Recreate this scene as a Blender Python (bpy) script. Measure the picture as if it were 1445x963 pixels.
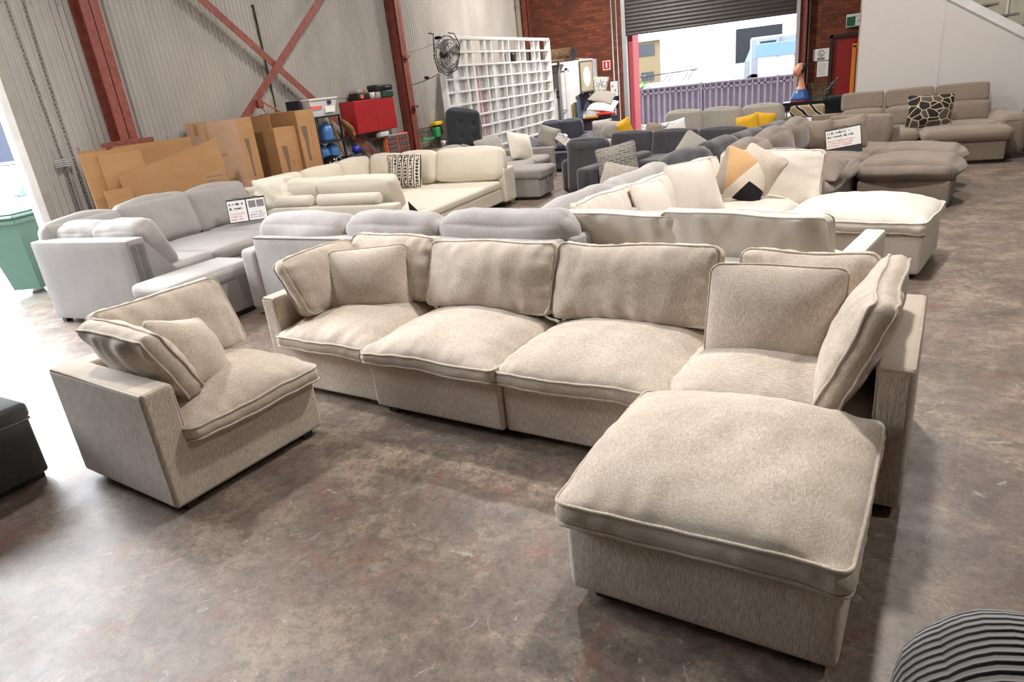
import bpy, math, random
from mathutils import Vector, Matrix, Euler, noise
from math import sin, cos, pi, radians as R, exp, sqrt

for o in list(bpy.data.objects): bpy.data.objects.remove(o)
S = bpy.context.scene
COL = S.collection

# ------------------------------------------------------------------ camera
cam_d = bpy.data.cameras.new('camera'); cam = bpy.data.objects.new('camera', cam_d); COL.objects.link(cam)
EYE = 1.92; PITCH = .366; ROLL = -.1133; YAW = .4636
cam_d.sensor_width = 36; cam_d.lens = 36*950/1445; cam_d.clip_end = 400; cam_d.clip_start = .05
cam.matrix_world = Matrix.Translation((0, 0, EYE)) @ Matrix.Rotation(YAW, 4, 'Z') @ Matrix.Rotation(pi/2-PITCH, 4, 'X') @ Matrix.Rotation(ROLL, 4, 'Z')
S.camera = cam

# ------------------------------------------------------------------ world, lamps, exposure
S.view_settings.view_transform = 'Standard'; S.view_settings.look = 'None'
S.view_settings.gamma = 1; S.view_settings.use_curve_mapping = False
S.view_settings.exposure = 0.14
W = bpy.data.worlds.new('overcast'); S.world = W; W.use_nodes = True
wn = W.node_tree; wn.nodes.clear()
bg = wn.nodes.new('ShaderNodeBackground'); wo = wn.nodes.new('ShaderNodeOutputWorld')
bg.inputs[0].default_value = (.90, .95, 1, 1); bg.inputs[1].default_value = 6.0
wn.links.new(bg.outputs[0], wo.inputs[0])

def area(name, loc, rot, sx, sy, power, col=(1, 1, 1), portal=False, shape='RECTANGLE', spread=180):
    d = bpy.data.lights.new(name, 'AREA'); d.shape = shape; d.size = sx; d.size_y = sy
    d.energy = power; d.color = col; d.spread = R(spread)
    if portal: d.cycles.is_portal = True
    o = bpy.data.objects.new(name, d); COL.objects.link(o); o.location = loc; o.rotation_euler = rot
    return o
area('doorway_daylight', (-8.95, 3.07, 2.5), (0, R(-90), 0), 5.0, 4.2, 1, portal=True)
area('roller_door_daylight', (-3.4, 21.2, 1.4), (R(-90), 0, 0), 4.6, 2.8, 1, portal=True)
sd = bpy.data.lights.new('cloud_bright_sun', 'SUN'); sd.energy = 8; sd.angle = R(36); sd.color = (.93, .96, 1)
so = bpy.data.objects.new('cloud_bright_sun', sd); COL.objects.link(so); so.rotation_euler = Vector((-.85, .02, .55)).to_track_quat('Z', 'Y').to_euler()
# high bay lamps hanging from the roof (fixtures are built with the roof)
WARM = (1, .955, .905)
BAYS = [(-5.9, 3.6, 5.2, 170), (-0.2, 6.0, 6.2, 360), (-4.6, 9.5, 6.2, 220), (1.6, 11.5, 6.2, 170), (-5.4, 16.6, 6.2, 620), (3.6, 3.2, 6.2, 130), (-1.5, -3.5, 6.2, 8)]  # lamp by the brick wall is unseen, added to brighten cubicle and lattice
for x, y, z, p in BAYS:
    area('high_bay_lamp', (x, y, z-.18), (0, 0, 0), .45, .45, p, WARM, shape='DISK')

# ------------------------------------------------------------------ materials
MATS = {}
def rgb(h):
    h = h.lstrip('#'); v = [int(h[i:i+2], 16)/255 for i in (0, 2, 4)]
    return tuple((c/12.92 if c <= .04045 else ((c+.055)/1.055)**2.4) for c in v)
class NT:
    def __init__(s, name):
        s.m = bpy.data.materials.new(name); s.m.use_nodes = True; s.t = s.m.node_tree
        s.t.nodes.clear(); s.out = s.n('ShaderNodeOutputMaterial'); s.b = s.n('ShaderNodeBsdfPrincipled')
        s.l(s.b.outputs[0], s.out.inputs[0])
    def n(s, k, **a):
        x = s.t.nodes.new(k)
        for q, v in a.items(): setattr(x, q, v)
        return x
    def l(s, a, b): s.t.links.new(a, b)
    def co(s, scale=(1, 1, 1), rot=(0, 0, 0), kind='Object'):
        c = s.n('ShaderNodeTexCoord'); m = s.n('ShaderNodeMapping'); s.l(c.outputs[kind], m.inputs[0])
        m.inputs['Scale'].default_value = scale; m.inputs['Rotation'].default_value = rot; return m.outputs[0]
    def noise(s, co, sc=5, det=3, rough=.5, dist=0):
        x = s.n('ShaderNodeTexNoise'); s.l(co, x.inputs['Vector']); x.inputs['Scale'].default_value = sc
        x.inputs['Detail'].default_value = det; x.inputs['Roughness'].default_value = rough; x.inputs['Distortion'].default_value = dist
        return x.outputs['Fac']
    def ramp(s, f, stops, interp='LINEAR'):
        r = s.n('ShaderNodeValToRGB'); s.l(f, r.inputs[0]); e = r.color_ramp.elements; r.color_ramp.interpolation = interp
        while len(e) < len(stops): e.new(.5)
        for i, (p, c) in enumerate(stops):
            e[i].position = p
            e[i].color = (*(c if hasattr(c, '__len__') else (c, c, c)), 1)
        return r.outputs[0]
    def mix(s, f, a, b, mode='MIX'):
        x = s.n('ShaderNodeMix', data_type='RGBA', blend_type=mode)
        for i, v in ((0, f), (6, a), (7, b)):
            if hasattr(v, 'links'): s.l(v, x.inputs[i])
            elif i == 0: x.inputs[0].default_value = v
            else: x.inputs[i].default_value = (*v, 1)
        return x.outputs[2]
    def bump(s, h, st=.3, d=.01):
        x = s.n('ShaderNodeBump'); s.l(h, x.inputs['Height']); x.inputs['Strength'].default_value = st; x.inputs['Distance'].default_value = d
        s.l(x.outputs[0], s.b.inputs['Normal'])
    def set(s, **k):
        for a, v in k.items():
            i = s.b.inputs[a.replace('_', ' ')]
            if hasattr(v, 'links'): s.l(v, i)
            elif hasattr(v, '__len__') and len(v) == 3: i.default_value = (*v, 1)
            else: i.default_value = v
        return s.m
def plain(name, col, rough=.6, metal=0, var=.06, **k):
    if name in MATS: return MATS[name]
    t = NT(name); c = t.co()
    f = t.noise(c, 6, 3)
    a = tuple(x*(1-var) for x in col); b = tuple(min(1, x*(1+var)) for x in col)
    t.set(Base_Color=t.ramp(f, [(.3, a), (.7, b)]), Roughness=rough, Metallic=metal, **k)
    MATS[name] = t.m; return t.m
def fabric(name, ca, cb, sc=(260, 30, 260), mott=.25, bump=.35, rough=.95, sheen=.25, big=3.0, fine=True, cross=.5):
    """woven upholstery: slubby streaks of two yarn colours, soft mottling, weave bump"""
    t = NT(name)
    s1 = t.noise(t.co(sc), 1, 2, .6)
    s2 = t.noise(t.co((sc[1], sc[0], sc[2])), 1, 2, .6)
    s = t.mix(cross, s1, s2)
    m = t.noise(t.co(), big, 3, .6)
    col = t.ramp(s, [(.36, ca), (.64, cb)])
    col = t.mix(mott, col, t.ramp(m, [(.3, tuple(x*.86 for x in ca)), (.7, tuple(min(1, x*1.06) for x in cb))]))
    t.set(Base_Color=col, Roughness=rough, Sheen_Weight=sheen, Specular_IOR_Level=.15)
    t.bump(s, bump, .003)
    MATS[name] = t.m; return t.m

M_beige = fabric('beige_chenille', rgb('#a39382'), rgb('#dbcfc1'), (270, 34, 270), bump=.3, cross=.35)
M_beigev = fabric('beige_chenille_upright', rgb('#a39382'), rgb('#dbcfc1'), (290, 290, 30), bump=.3, cross=.15)
M_white = fabric('white_linen', rgb('#cbc2b6'), rgb('#e0d8cd'), (300, 60, 300), bump=.2)
M_ivory = fabric('ivory_cotton', rgb('#c9bfae'), rgb('#dbd2c2'), (240, 240, 240), mott=.15, bump=.12)
M_lgrey = fabric('light_grey_weave', rgb('#86827f'), rgb('#a5a19e'), (220, 120, 220), bump=.25)
M_lgrey2 = fabric('pale_grey_chenille', rgb('#979290'), rgb('#b8b3b1'), (240, 60, 240), bump=.3, mott=.4)
M_mgrey = fabric('mid_grey_weave', rgb('#86807c'), rgb('#a39d98'), (240, 120, 240), bump=.25)
M_taupe = fabric('taupe_chenille', rgb('#6f6259'), rgb('#94867b'), (240, 80, 240), mott=.4)
M_taupe2 = fabric('taupe_tweed', rgb('#75685c'), rgb('#9a8b7c'), (260, 120, 260), mott=.2)
M_char = fabric('charcoal_velour', rgb('#2f2d30'), rgb('#474448'), (150, 60, 150), mott=.5, bump=.25, sheen=.5)
M_dark = fabric('dark_fleece', rgb('#201e1f'), rgb('#343133'), (120, 60, 120), mott=.5, bump=.3)
M_black = fabric('black_weave', rgb('#202225'), rgb('#34373b'), (200, 200, 200), bump=.2)
M_bluegrey = fabric('slate_weave', rgb('#3f3f49'), rgb('#555561'), (200, 120, 200), bump=.25)
M_otaupe = fabric('grey_taupe_weave', rgb('#8f8880'), rgb('#aba49b'), (200, 120, 200), bump=.25)
M_cream = fabric('cream_plush', rgb('#cfc6b4'), rgb('#ebe3d4'), (90, 90, 90), bump=.8, big=12)
M_dgrey = fabric('dark_ottoman_weave', rgb('#2a2b2c'), rgb('#4a4a4b'), (260, 160, 260), bump=.3)
M_yellow = fabric('mustard_cotton', rgb('#c9961a'), rgb('#e0ad2b'), (150, 150, 150), bump=.2)
M_blk = plain('black_plastic', (.012, .012, .013), .45)
M_blkm = plain('black_metal', (.02, .02, .021), .4, .3)
M_white_p = plain('white_paint', (.72, .71, .69), .5)
M_white_g = plain('white_gloss', (.82, .82, .82), .5)
M_redcab = plain('red_enamel', rgb('#a8262a'), .35)
M_chrome = plain('chrome', (.7, .7, .7), .2, 1)
M_paper = plain('paper', (.8, .79, .77), .7, var=.02)
M_ink = plain('ink', (.03, .03, .04), .7)
M_inkr = plain('red_ink', (.7, .12, .12), .7)
M_inkg = plain('grey_print', (.22, .2, .19), .7)
M_gold = plain('brass', (.6, .42, .15), .3, .9)
M_wood = plain('dark_wood', (.09, .035, .02), .45)
M_bluejug = plain('blue_plastic', (.10, .26, .62), .25, Transmission_Weight=.3)
M_orange = plain('orange_plastic', (.8, .16, .05), .4)
M_galv = plain('galvanised', (.42, .43, .44), .45, .5)
M_green_p = plain('green_plastic', (.03, .3, .09), .4)
M_yel_p = plain('yellow_plastic', (.75, .5, .03), .4)
M_red_p = plain('red_plastic', (.55, .02, .02), .4)

def m_floor():
    t = NT('stained_concrete'); c = t.co()
    big = t.noise(c, .55, 5, .6, .3); med = t.noise(c, 2.4, 15, .78, .25); fin = t.noise(c, 16, 12, .8, .2)
    col = t.ramp(med, [(.40, rgb('#5f534c')), (.46, rgb('#776a61')), (.52, rgb('#82756a')), (.545, rgb('#988877')), (.62, rgb('#a39483'))])
    col = t.mix(t.ramp(big, [(.38, 0), (.62, .55)]), col, rgb('#86776d'))
    col = t.mix(t.ramp(fin, [(.42, .6), (.52, 0)]), col, rgb('#574b43'))
    red = t.noise(t.co((1, 1, 1), (0, 0, 1)), 3.7, 8, .75, 1.2)
    col = t.mix(t.ramp(red, [(.56, 0), (.62, .55)]), col, rgb('#86594e'))
    wh = t.noise(t.co((1, 1, 1), (0, 0, 2.2)), 4.6, 9, .8, 1.6)
    col = t.mix(t.ramp(wh, [(.615, 0), (.625, .65)]), col, rgb('#bdb2a8'))
    col = t.mix(t.ramp(t.noise(c, 60, 3, .6), [(.3, .35), (.6, 0)]), col, rgb('#4e443c'))
    # saw-cut joints every 4.6 m
    sx = t.n('ShaderNodeSeparateXYZ'); t.l(c, sx.inputs[0])
    def joint(o, off, per):
        a = t.n('ShaderNodeMath', operation='ADD'); t.l(o, a.inputs[0]); a.inputs[1].default_value = off
        b = t.n('ShaderNodeMath', operation='PINGPONG'); t.l(a.outputs[0], b.inputs[0]); b.inputs[1].default_value = per
        d = t.n('ShaderNodeMath', operation='LESS_THAN'); t.l(b.outputs[0], d.inputs[0]); d.inputs[1].default_value = .006; return d.outputs[0]
    j1 = joint(sx.outputs[0], 4.35, 4.6); j2 = joint(sx.outputs[1], -5.35, 4.6)
    jj = t.n('ShaderNodeMath', operation='MAXIMUM'); t.l(j1, jj.inputs[0]); t.l(j2, jj.inputs[1])
    jm = t.n('ShaderNodeMath', operation='MULTIPLY'); t.l(jj.outputs[0], jm.inputs[0]); jm.inputs[1].default_value = .6
    col = t.mix(jm.outputs[0], col, rgb('#4a4038'))
    rg = t.ramp(t.noise(c, 1.7, 5, .65), [(.3, .26), (.7, .50)])
    t.set(Base_Color=col, Roughness=rg, Specular_IOR_Level=.45)
    t.bump(fin, .12, .01); return t.m
def m_brick():
    t = NT('red_brick'); c = t.co((1, 1, 1), (R(90), 0, 0))
    b = t.n('ShaderNodeTexBrick'); t.l(c, b.inputs['Vector'])
    for k, v in (('Scale', 1), ('Mortar Size', .006), ('Brick Width', .24), ('Row Height', .086), ('Bias', 0), ('Mortar Smooth', .3)): b.inputs[k].default_value = v
    b.inputs['Color1'].default_value = (*rgb('#8a4426'), 1); b.inputs['Color2'].default_value = (*rgb('#5a2e1f'), 1); b.inputs['Mortar'].default_value = (*rgb('#3a2c26'), 1)
    n = t.noise(t.co(), 3, 5, .7)
    col = t.mix(t.ramp(n, [(.3, .6), (.65, 0)]), b.outputs['Color'], rgb('#482a20'))
    t.set(Base_Color=col, Roughness=.85); t.bump(b.outputs['Fac'], -.5, .01); return t.m
def m_corr():
    t = NT('cream_corrugated_steel'); n = t.noise(t.co((1, 1, .35)), 1.6, 5, .6)
    t.set(Base_Color=t.ramp(n, [(.3, rgb('#a39d97')), (.7, rgb('#b6b0aa'))]), Roughness=.5, Specular_IOR_Level=.3); return t.m
def m_rust():
    t = NT('oxide_red_steel'); n = t.noise(t.co(), 9, 6, .7)
    t.set(Base_Color=t.ramp(n, [(.3, rgb('#6a3228')), (.55, rgb('#86463a')), (.75, rgb('#94594c'))]), Roughness=.6); return t.m
def m_card(name='cardboard', a='#a37a52', b='#ad865f'):
    t = NT(name); n = t.noise(t.co((1, 1, 3)), 2, 4, .6)
    t.set(Base_Color=t.ramp(n, [(.3, rgb(a)), (.7, rgb(b))]), Roughness=.75, Specular_IOR_Level=.2); return t.m
M_floor = m_floor(); M_brick = m_brick(); M_corr = m_corr(); M_rust = m_rust(); M_card = m_card(); M_card_lit = m_card('cardboard_daylit', '#c39c7e', '#cba78c')
M_tape = plain('packing_tape', rgb('#b98a4a'), .25)
M_dimwall = plain('grey_blockwork', (.13, .12, .115), .85)
M_plaster = plain('white_plasterboard', rgb('#d0c9c4'), .8, var=.015)
M_conc_out = plain('wet_pavement', rgb('#8a857e'), .2, var=.25)
M_awall = plain('white_render', (.8, .8, .8), .8)

# ------------------------------------------------------------------ mesh builder
def cellframe(name, xs, ys, zs, occ, mat, parent, r=.022, seed=0):
    """one continuous upholstered frame made of touching boxes; only outer faces, softly bevelled"""
    occ = set(occ); vi = {}; vs = []; fs = []
    def V(i, j, k):
        if (i, j, k) not in vi: vi[(i, j, k)] = len(vs); vs.append((xs[i], ys[j], zs[k]))
        return vi[(i, j, k)]
    for (i, j, k) in occ:
        for d, q in (((-1, 0, 0), [(0, 0, 0), (0, 0, 1), (0, 1, 1), (0, 1, 0)]), ((1, 0, 0), [(1, 0, 0), (1, 1, 0), (1, 1, 1), (1, 0, 1)]),
                     ((0, -1, 0), [(0, 0, 0), (1, 0, 0), (1, 0, 1), (0, 0, 1)]), ((0, 1, 0), [(0, 1, 0), (0, 1, 1), (1, 1, 1), (1, 1, 0)]),
                     ((0, 0, -1), [(0, 0, 0), (0, 1, 0), (1, 1, 0), (1, 0, 0)]), ((0, 0, 1), [(0, 0, 1), (1, 0, 1), (1, 1, 1), (0, 1, 1)])):
            if (i+d[0], j+d[1], k+d[2]) not in occ: fs.append([V(i+a, j+b, k+c) for a, b, c in q])
    o = MB().add(vs, fs).build(name, mat, parent, smooth=True)
    bv = o.modifiers.new('bevel', 'BEVEL'); bv.width = r; bv.segments = 4; bv.limit_method = 'ANGLE'; bv.angle_limit = R(40); bv.harden_normals = True
    return o
class MB:
    def __init__(s): s.v = []; s.f = []; s.mi = []; s.cur = 0
    def add(s, vs, fs, mat=None):
        o = len(s.v); s.v += [tuple(p) for p in vs]; s.f += [tuple(i+o for i in f) for f in fs]; s.mi += [s.cur if mat is None else mat]*len(fs); return s
    def box(s, a, b, M=None, mat=None):
        x0, y0, z0 = a; x1, y1, z1 = b
        vs = [(x, y, z) for x in (x0, x1) for y in (y0, y1) for z in (z0, z1)]
        if M: vs = [M @ Vector(p) for p in vs]
        return s.add(vs, [(0, 1, 3, 2), (4, 6, 7, 5), (0, 4, 5, 1), (2, 3, 7, 6), (0, 2, 6, 4), (1, 5, 7, 3)], mat)
    def bbox(s, a, b, r=.01, M=None, mat=None):
        """box with chamfered edges"""
        c = [(a[i]+b[i])/2 for i in range(3)]; h = [abs(b[i]-a[i])/2 for i in range(3)]; r = min(r, *[x*.9 for x in h])
        vs = []; idx = {}
        for sx in (-1, 1):
            for sy in (-1, 1):
                for sz in (-1, 1):
                    for k in range(3):
                        p = [sx*(h[0]-r), sy*(h[1]-r), sz*(h[2]-r)]; p[k] = (sx, sy, sz)[k]*h[k]
                        idx[(sx, sy, sz, k)] = len(vs); vs.append(Vector((c[0]+p[0], c[1]+p[1], c[2]+p[2])))
        if M: vs = [M @ p for p in vs]
        f = []
        for k in range(3):
            i, j = (k+1) % 3, (k+2) % 3
            for sg in (-1, 1):
                q = []
                for a1, a2 in ((-1, -1), (1, -1), (1, 1), (-1, 1)):
                    t = [0, 0, 0]; t[k] = sg; t[i] = a1; t[j] = a2; q.append(idx[(*t, k)])
                f.append(q if sg > 0 else q[::-1])
        for k in range(3):
            i, j = (k+1) % 3, (k+2) % 3
            for a1 in (-1, 1):
                for a2 in (-1, 1):
                    t0 = [0, 0, 0]; t0[i] = a1; t0[j] = a2; t1 = list(t0); t0[k] = -1; t1[k] = 1
                    q = [idx[(*t0, i)], idx[(*t1, i)], idx[(*t1, j)], idx[(*t0, j)]]
                    f.append(q if a1*a2 < 0 else q[::-1])
        for sx in (-1, 1):
            for sy in (-1, 1):
                for sz in (-1, 1):
                    q = [idx[(sx, sy, sz, k)] for k in range(3)]; f.append(q if sx*sy*sz > 0 else q[::-1])
        return s.add(vs, f, mat)
    def prism(s, pts, z0, z1, M=None, mat=None):
        """polygon (x,y list, ccw) extruded in z"""
        n = len(pts); vs = [Vector((x, y, z0)) for x, y in pts]+[Vector((x, y, z1)) for x, y in pts]
        if M: vs = [M @ p for p in vs]
        f = [tuple(range(n))[::-1], tuple(range(n, 2*n))]+[(i, (i+1) % n, n+(i+1) % n, n+i) for i in range(n)]
        return s.add(vs, f, mat)
    def tube(s, pts, r, n=8, closed=False, mat=None, cap=True):
        pts = [Vector(p) for p in pts]; N = len(pts); rs = r if hasattr(r, '__len__') else [r]*N
        vs = []; up = None
        for i, p in enumerate(pts):
            a = pts[i-1] if (i > 0 or closed) else p; b = pts[(i+1) % N] if (i < N-1 or closed) else p
            t = (b-a)
            if t.length < 1e-9: t = Vector((0, 0, 1))
            t.normalize()
            if up is None:
                up = Vector((0, 0, 1)) if abs(t.z) < .9 else Vector((1, 0, 0))
            x = t.cross(up)
            if x.length < 1e-6: x = t.cross(Vector((0, 1, .3)))
            x.normalize(); up = x.cross(t).normalized()
            for k in range(n):
                an = 2*pi*k/n; vs.append(p+(x*cos(an)+up*sin(an))*rs[i])
        f = []
        for i in range(N if closed else N-1):
            j = (i+1) % N
            for k in range(n): f.append((i*n+k, i*n+(k+1) % n, j*n+(k+1) % n, j*n+k))
        if not closed and cap: f += [tuple(range(n)), tuple(range((N-1)*n, N*n))[::-1]]
        return s.add(vs, f, mat)
    def lathe(s, prof, n=20, c=(0, 0, 0), M=None, mat=None):
        vs = []
        for r, z in prof:
            for k in range(n):
                a = 2*pi*k/n; vs.append(Vector((c[0]+r*cos(a), c[1]+r*sin(a), c[2]+z)))
        if M: vs = [M @ p for p in vs]
        m = len(prof)
        f = [(i*n+k, i*n+(k+1) % n, (i+1)*n+(k+1) % n, (i+1)*n+k) for i in range(m-1) for k in range(n)]
        f += [tuple(range(n))[::-1], tuple(range((m-1)*n, m*n))]
        return s.add(vs, f, mat)
    def cyl(s, a, b, r, n=12, mat=None): return s.tube([a, b], r, n, mat=mat)
    def quad(s, a, b, c, d, mat=None): return s.add([a, b, c, d], [(0, 1, 2, 3)], mat)
    def build(s, name, mats, parent=None, loc=(0, 0, 0), rot=(0, 0, 0), smooth=False, bevel=0):
        me = bpy.data.meshes.new(name); me.from_pydata(s.v, [], s.f)
        if not hasattr(mats, '__len__'): mats = [mats]
        for m in mats: me.materials.append(m)
        for p, i in zip(me.polygons, s.mi): p.material_index = min(i, len(mats)-1); p.use_smooth = smooth
        me.validate(); me.update()
        o = bpy.data.objects.new(name, me); COL.objects.link(o)
        if parent: o.parent = parent
        o.location = loc; o.rotation_euler = rot
        return o
def thing(name, label, cat, loc=(0, 0, 0), rz=0, group=None, rot=None):
    o = bpy.data.objects.new(name, None); o.empty_display_size = .1; COL.objects.link(o)
    o.location = loc; o.rotation_euler = rot or (0, 0, rz); o['label'] = label; o['category'] = cat
    if group: o['group'] = group
    return o
def tag(o, label, cat, group=None, kind=None):
    if label: o['label'] = label
    if cat: o['category'] = cat
    if group: o['group'] = group
    if kind: o['kind'] = kind
    return o
def structure(o): o['kind'] = 'structure'; return o
def dup(root, loc=None, rz=None, label=None, group=None):
    def cp(o, par):
        c = o.copy(); COL.objects.link(c); c.parent = par
        for ch in [k for k in bpy.data.objects if k.parent == o]: cp(ch, c)
        return c
    r = cp(root, None)
    if loc is not None: r.location = loc
    if rz is not None: r.rotation_euler = (0, 0, rz)
    if label: r['label'] = label
    if group: r['group'] = group
    return r

def nz(x, y, z=0): return noise.noise(Vector((x, y, z)))
def spacing(n, k=.75):
    """n+1 samples in -1..1, denser toward the ends"""
    r = []
    for i in range(n+1):
        t = -1+2*i/n; r.append((1-k)*t+k*sin(t*pi/2))
    return r
def warp(P, seed, amp, fr=2.4):
    q = P*fr+Vector((seed*7.1, seed*3.3, seed*1.7))
    return P+Vector((noise.noise(q), noise.noise(q+Vector((31, 7, 3))), noise.noise(q+Vector((5, 57, 13)))))*amp

def cushion(w, d, band=.05, crown=.08, crown_b=None, r=.05, pinch=0., wr=.012, seed=1, nx=44, ny=36, p=2.6, q=.62,
            tufts=(), tuft=.03, wamp=.02, welt=.0075, deform=None, wl=.07, corner=.0):
    """box cushion lying in XY: band height `band`, domed faces. returns (body MB, piping MB)"""
    if crown_b is None: crown_b = crown
    U = spacing(nx); V = spacing(ny); hw, hd = w/2, d/2
    def outline(u, v):
        x, y = u*hw, v*hd
        a, b = hw-r, hd-r
        if r > 0 and abs(x) > a and abs(y) > b:
            sx, sy = (abs(x)-a)/r, (abs(y)-b)/r
            ax = sx*sqrt(max(0, 1-sy*sy/2)); ay = sy*sqrt(max(0, 1-sx*sx/2))
            x = math.copysign(a+ax*r, x); y = math.copysign(b+ay*r, y)
        x *= 1-pinch*(1-v*v)*abs(u); y *= 1-pinch*(1-u*u)*abs(v)
        return x, y
    def dome(u, v, c, sgn):
        g = max(0, (1-abs(u)**p)*(1-abs(v)**p))**q
        x, y = u*hw, v*hd
        z = c*g
        du, dv = (1-abs(u))*hw, (1-abs(v))*hd
        eu = exp(-du/wl)*(1-exp(-du/.012)); ev = exp(-dv/wl)*(1-exp(-dv/.012))
        z += wr*ev*nz(x*17, seed*3.1+(5 if v > 0 else 0), y*3)*1.6+wr*eu*nz(y*17, seed*2.3+(9 if u > 0 else 0), x*3)*1.6
        z += wr*.6*nz(x*3.6+seed, y*3.6, sgn*3)*g
        z += wr*.5*nz(x*9+seed, y*5, sgn*3+2)*g
        for tx, ty in tufts:
            rr = (x-tx)**2+(y-ty)**2
            z -= tuft*exp(-rr/.0022)+tuft*.45*exp(-rr/.02)
        return z
    vs = []; fs = []
    nU, nV = nx+1, ny+1
    for j, v in enumerate(V):
        for i, u in enumerate(U):
            x, y = outline(u, v); vs.append(Vector((x, y, band/2+dome(u, v, crown, 1))))
    for j, v in enumerate(V):
        for i, u in enumerate(U):
            x, y = outline(u, v); vs.append(Vector((x, y, -band/2-dome(u, v, crown_b, -1))))
    o = nU*nV
    for j in range(ny):
        for i in range(nx):
            a = j*nU+i
            fs.append((a, a+1, a+nU+1, a+nU)); fs.append((o+a, o+a+nU, o+a+nU+1, o+a+1))
    ring = [i for i in range(nU)]+[j*nU+nx for j in range(1, nV)]+[ny*nU+i for i in range(nx-1, -1, -1)]+[j*nU for j in range(ny-1, 0, -1)]
    n = len(ring); mids = []
    K = 4 if band > .02 else 2
    prev = [o+k for k in ring]
    cum = 0; lens = []
    for k in range(n):
        lens.append(cum); cum += (vs[ring[k]]-vs[ring[(k+1) % n]]).length
    for s_ in range(1, K):
        t = s_/K; cur = []
        for k in range(n):
            a = vs[o+ring[k]]; b = vs[ring[k]]; pnt = a.lerp(b, t)
            out = Vector((pnt.x/hw, pnt.y/hd, 0)); m = max(abs(out.x), abs(out.y), 1e-6)
            nrm = Vector((out.x if abs(out.x) > .98*m else 0, out.y if abs(out.y) > .98*m else 0, 0))
            if nrm.length > 0: nrm.normalize()
            bl = sin(pi*t)*(band*.16+wr*.55*nz(lens[k]*20+seed*3, t*1.5, seed))
            vs.append(pnt+nrm*bl); cur.append(len(vs)-1)
        for k in range(n):
            fs.append((prev[k], prev[(k+1) % n], cur[(k+1) % n], cur[k]))
        prev = cur
    for k in range(n): fs.append((prev[k], prev[(k+1) % n], ring[(k+1) % n], ring[k]))
    def D(P):
        P = warp(P, seed, wamp)
        if wr: P = P+Vector((0, 0, wr*.35*nz(P.x*11+seed, P.y*11, 4)))
        if deform: P = deform(P)
        return P
    top = [D(vs[i]) for i in ring]; bot = [D(vs[o+i]) for i in ring]
    cen = sum(top, Vector())/n
    body = MB().add([D(x) for x in vs], fs)
    pip = MB()
    if welt:
        def off(P): 
            dlt = Vector((P.x-cen.x, P.y-cen.y, 0)); m = dlt.length or 1
            return P+dlt/m*welt*.5
        pip.tube([off(x) for x in top], welt, 6, closed=True)
        if band > .015: pip.tube([off(x) for x in bot], welt, 6, closed=True)
    return body, pip
def softbox(w, d, h, r=.03, puff=0., n=10, seed=1, wr=0., wamp=0., deform=None, m=3, tufts=(), tuft=.02):
    """rounded box centred on the origin (x,y,z sizes w,d,h); faces may puff and wrinkle"""
    H = Vector((w/2, d/2, h/2)); r = min(r, *(x*.98 for x in H))
    def samp(L):
        inner = L-r; a = []
        for i in range(m): a.append(-L+r*(1-cos(pi/2*i/m)))
        for i in range(n+1): a.append(-inner+2*inner*i/n)
        for i in range(m): a.append(L-r*(1-cos(pi/2*(m-1-i)/m)))
        return a
    vs = []; fs = []; key = {}
    def pt(P):
        k = (round(P[0], 5), round(P[1], 5), round(P[2], 5))
        if k in key: return key[k]
        P = Vector(P); q = Vector([max(-(H[i]-r), min(H[i]-r, P[i])) for i in range(3)]); dd = P-q
        nrm = dd.normalized() if dd.length > 1e-9 else Vector((0, 0, 1)); Q = q+nrm*r
        u = [P[i]/H[i] for i in range(3)]
        if puff:
            for i in range(3):
                j, k2 = (i+1) % 3, (i+2) % 3
                g = (cos(pi/2*min(1, abs(u[j])))*cos(pi/2*min(1, abs(u[k2]))))**.8
                Q[i] += nrm[i]*abs(nrm[i])**.3*puff*1.3*g
        if wr:
            Q += nrm*wr*(nz(Q.x*5+seed, Q.y*3, Q.z*3)+.4*nz(Q.x*14+seed, Q.y*4, Q.z*3))
            e = sorted([abs(x) for x in u])[-2]
            if e > .6: Q += nrm*wr*.8*(e-.6)/.4*nz(Q.x*20+seed, Q.y*20, Q.z*6)
        for tx, tz in tufts:
            if nrm.y < -.5:
                rr = (Q.x-tx)**2+(Q.z-tz)**2; Q.y += tuft*exp(-rr/.0022)+tuft*.5*exp(-rr/.02)
        if wamp: Q = warp(Q, seed, wamp)
        if deform: Q = deform(Q)
        key[k] = len(vs); vs.append(Q); return key[k]
    for ax in range(3):
        i, j = (ax+1) % 3, (ax+2) % 3; A = samp(H[i]); B = samp(H[j])
        for sg in (-1, 1):
            g = []
            for b in B:
                row = []
                for a in A:
                    P = [0, 0, 0]; P[ax] = sg*H[ax]; P[i] = a; P[j] = b; row.append(pt(P))
                g.append(row)
            for y in range(len(B)-1):
                for x in range(len(A)-1):
                    f = (g[y][x], g[y][x+1], g[y+1][x+1], g[y+1][x])
                    if len(set(f)) < 3: continue
                    fs.append(f if sg > 0 else f[::-1])
    return MB().add(vs, fs)
def put_cushion(parent, name, mat, loc, rot, *a, label=None, pipmat=None, **k):
    b, p_ = cushion(*a, **k)
    o = b.build(name, mat, parent, loc, rot, smooth=True)
    if label: o['label'] = label
    if p_.v: p_.build('piping', pipmat or mat, o, smooth=True)
    return o
def put_soft(parent, name, mat, c, size, r=.03, rot=(0, 0, 0), **k):
    return softbox(*size, r=r, **k).build(name, mat, parent, c, rot, smooth=True)
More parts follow.
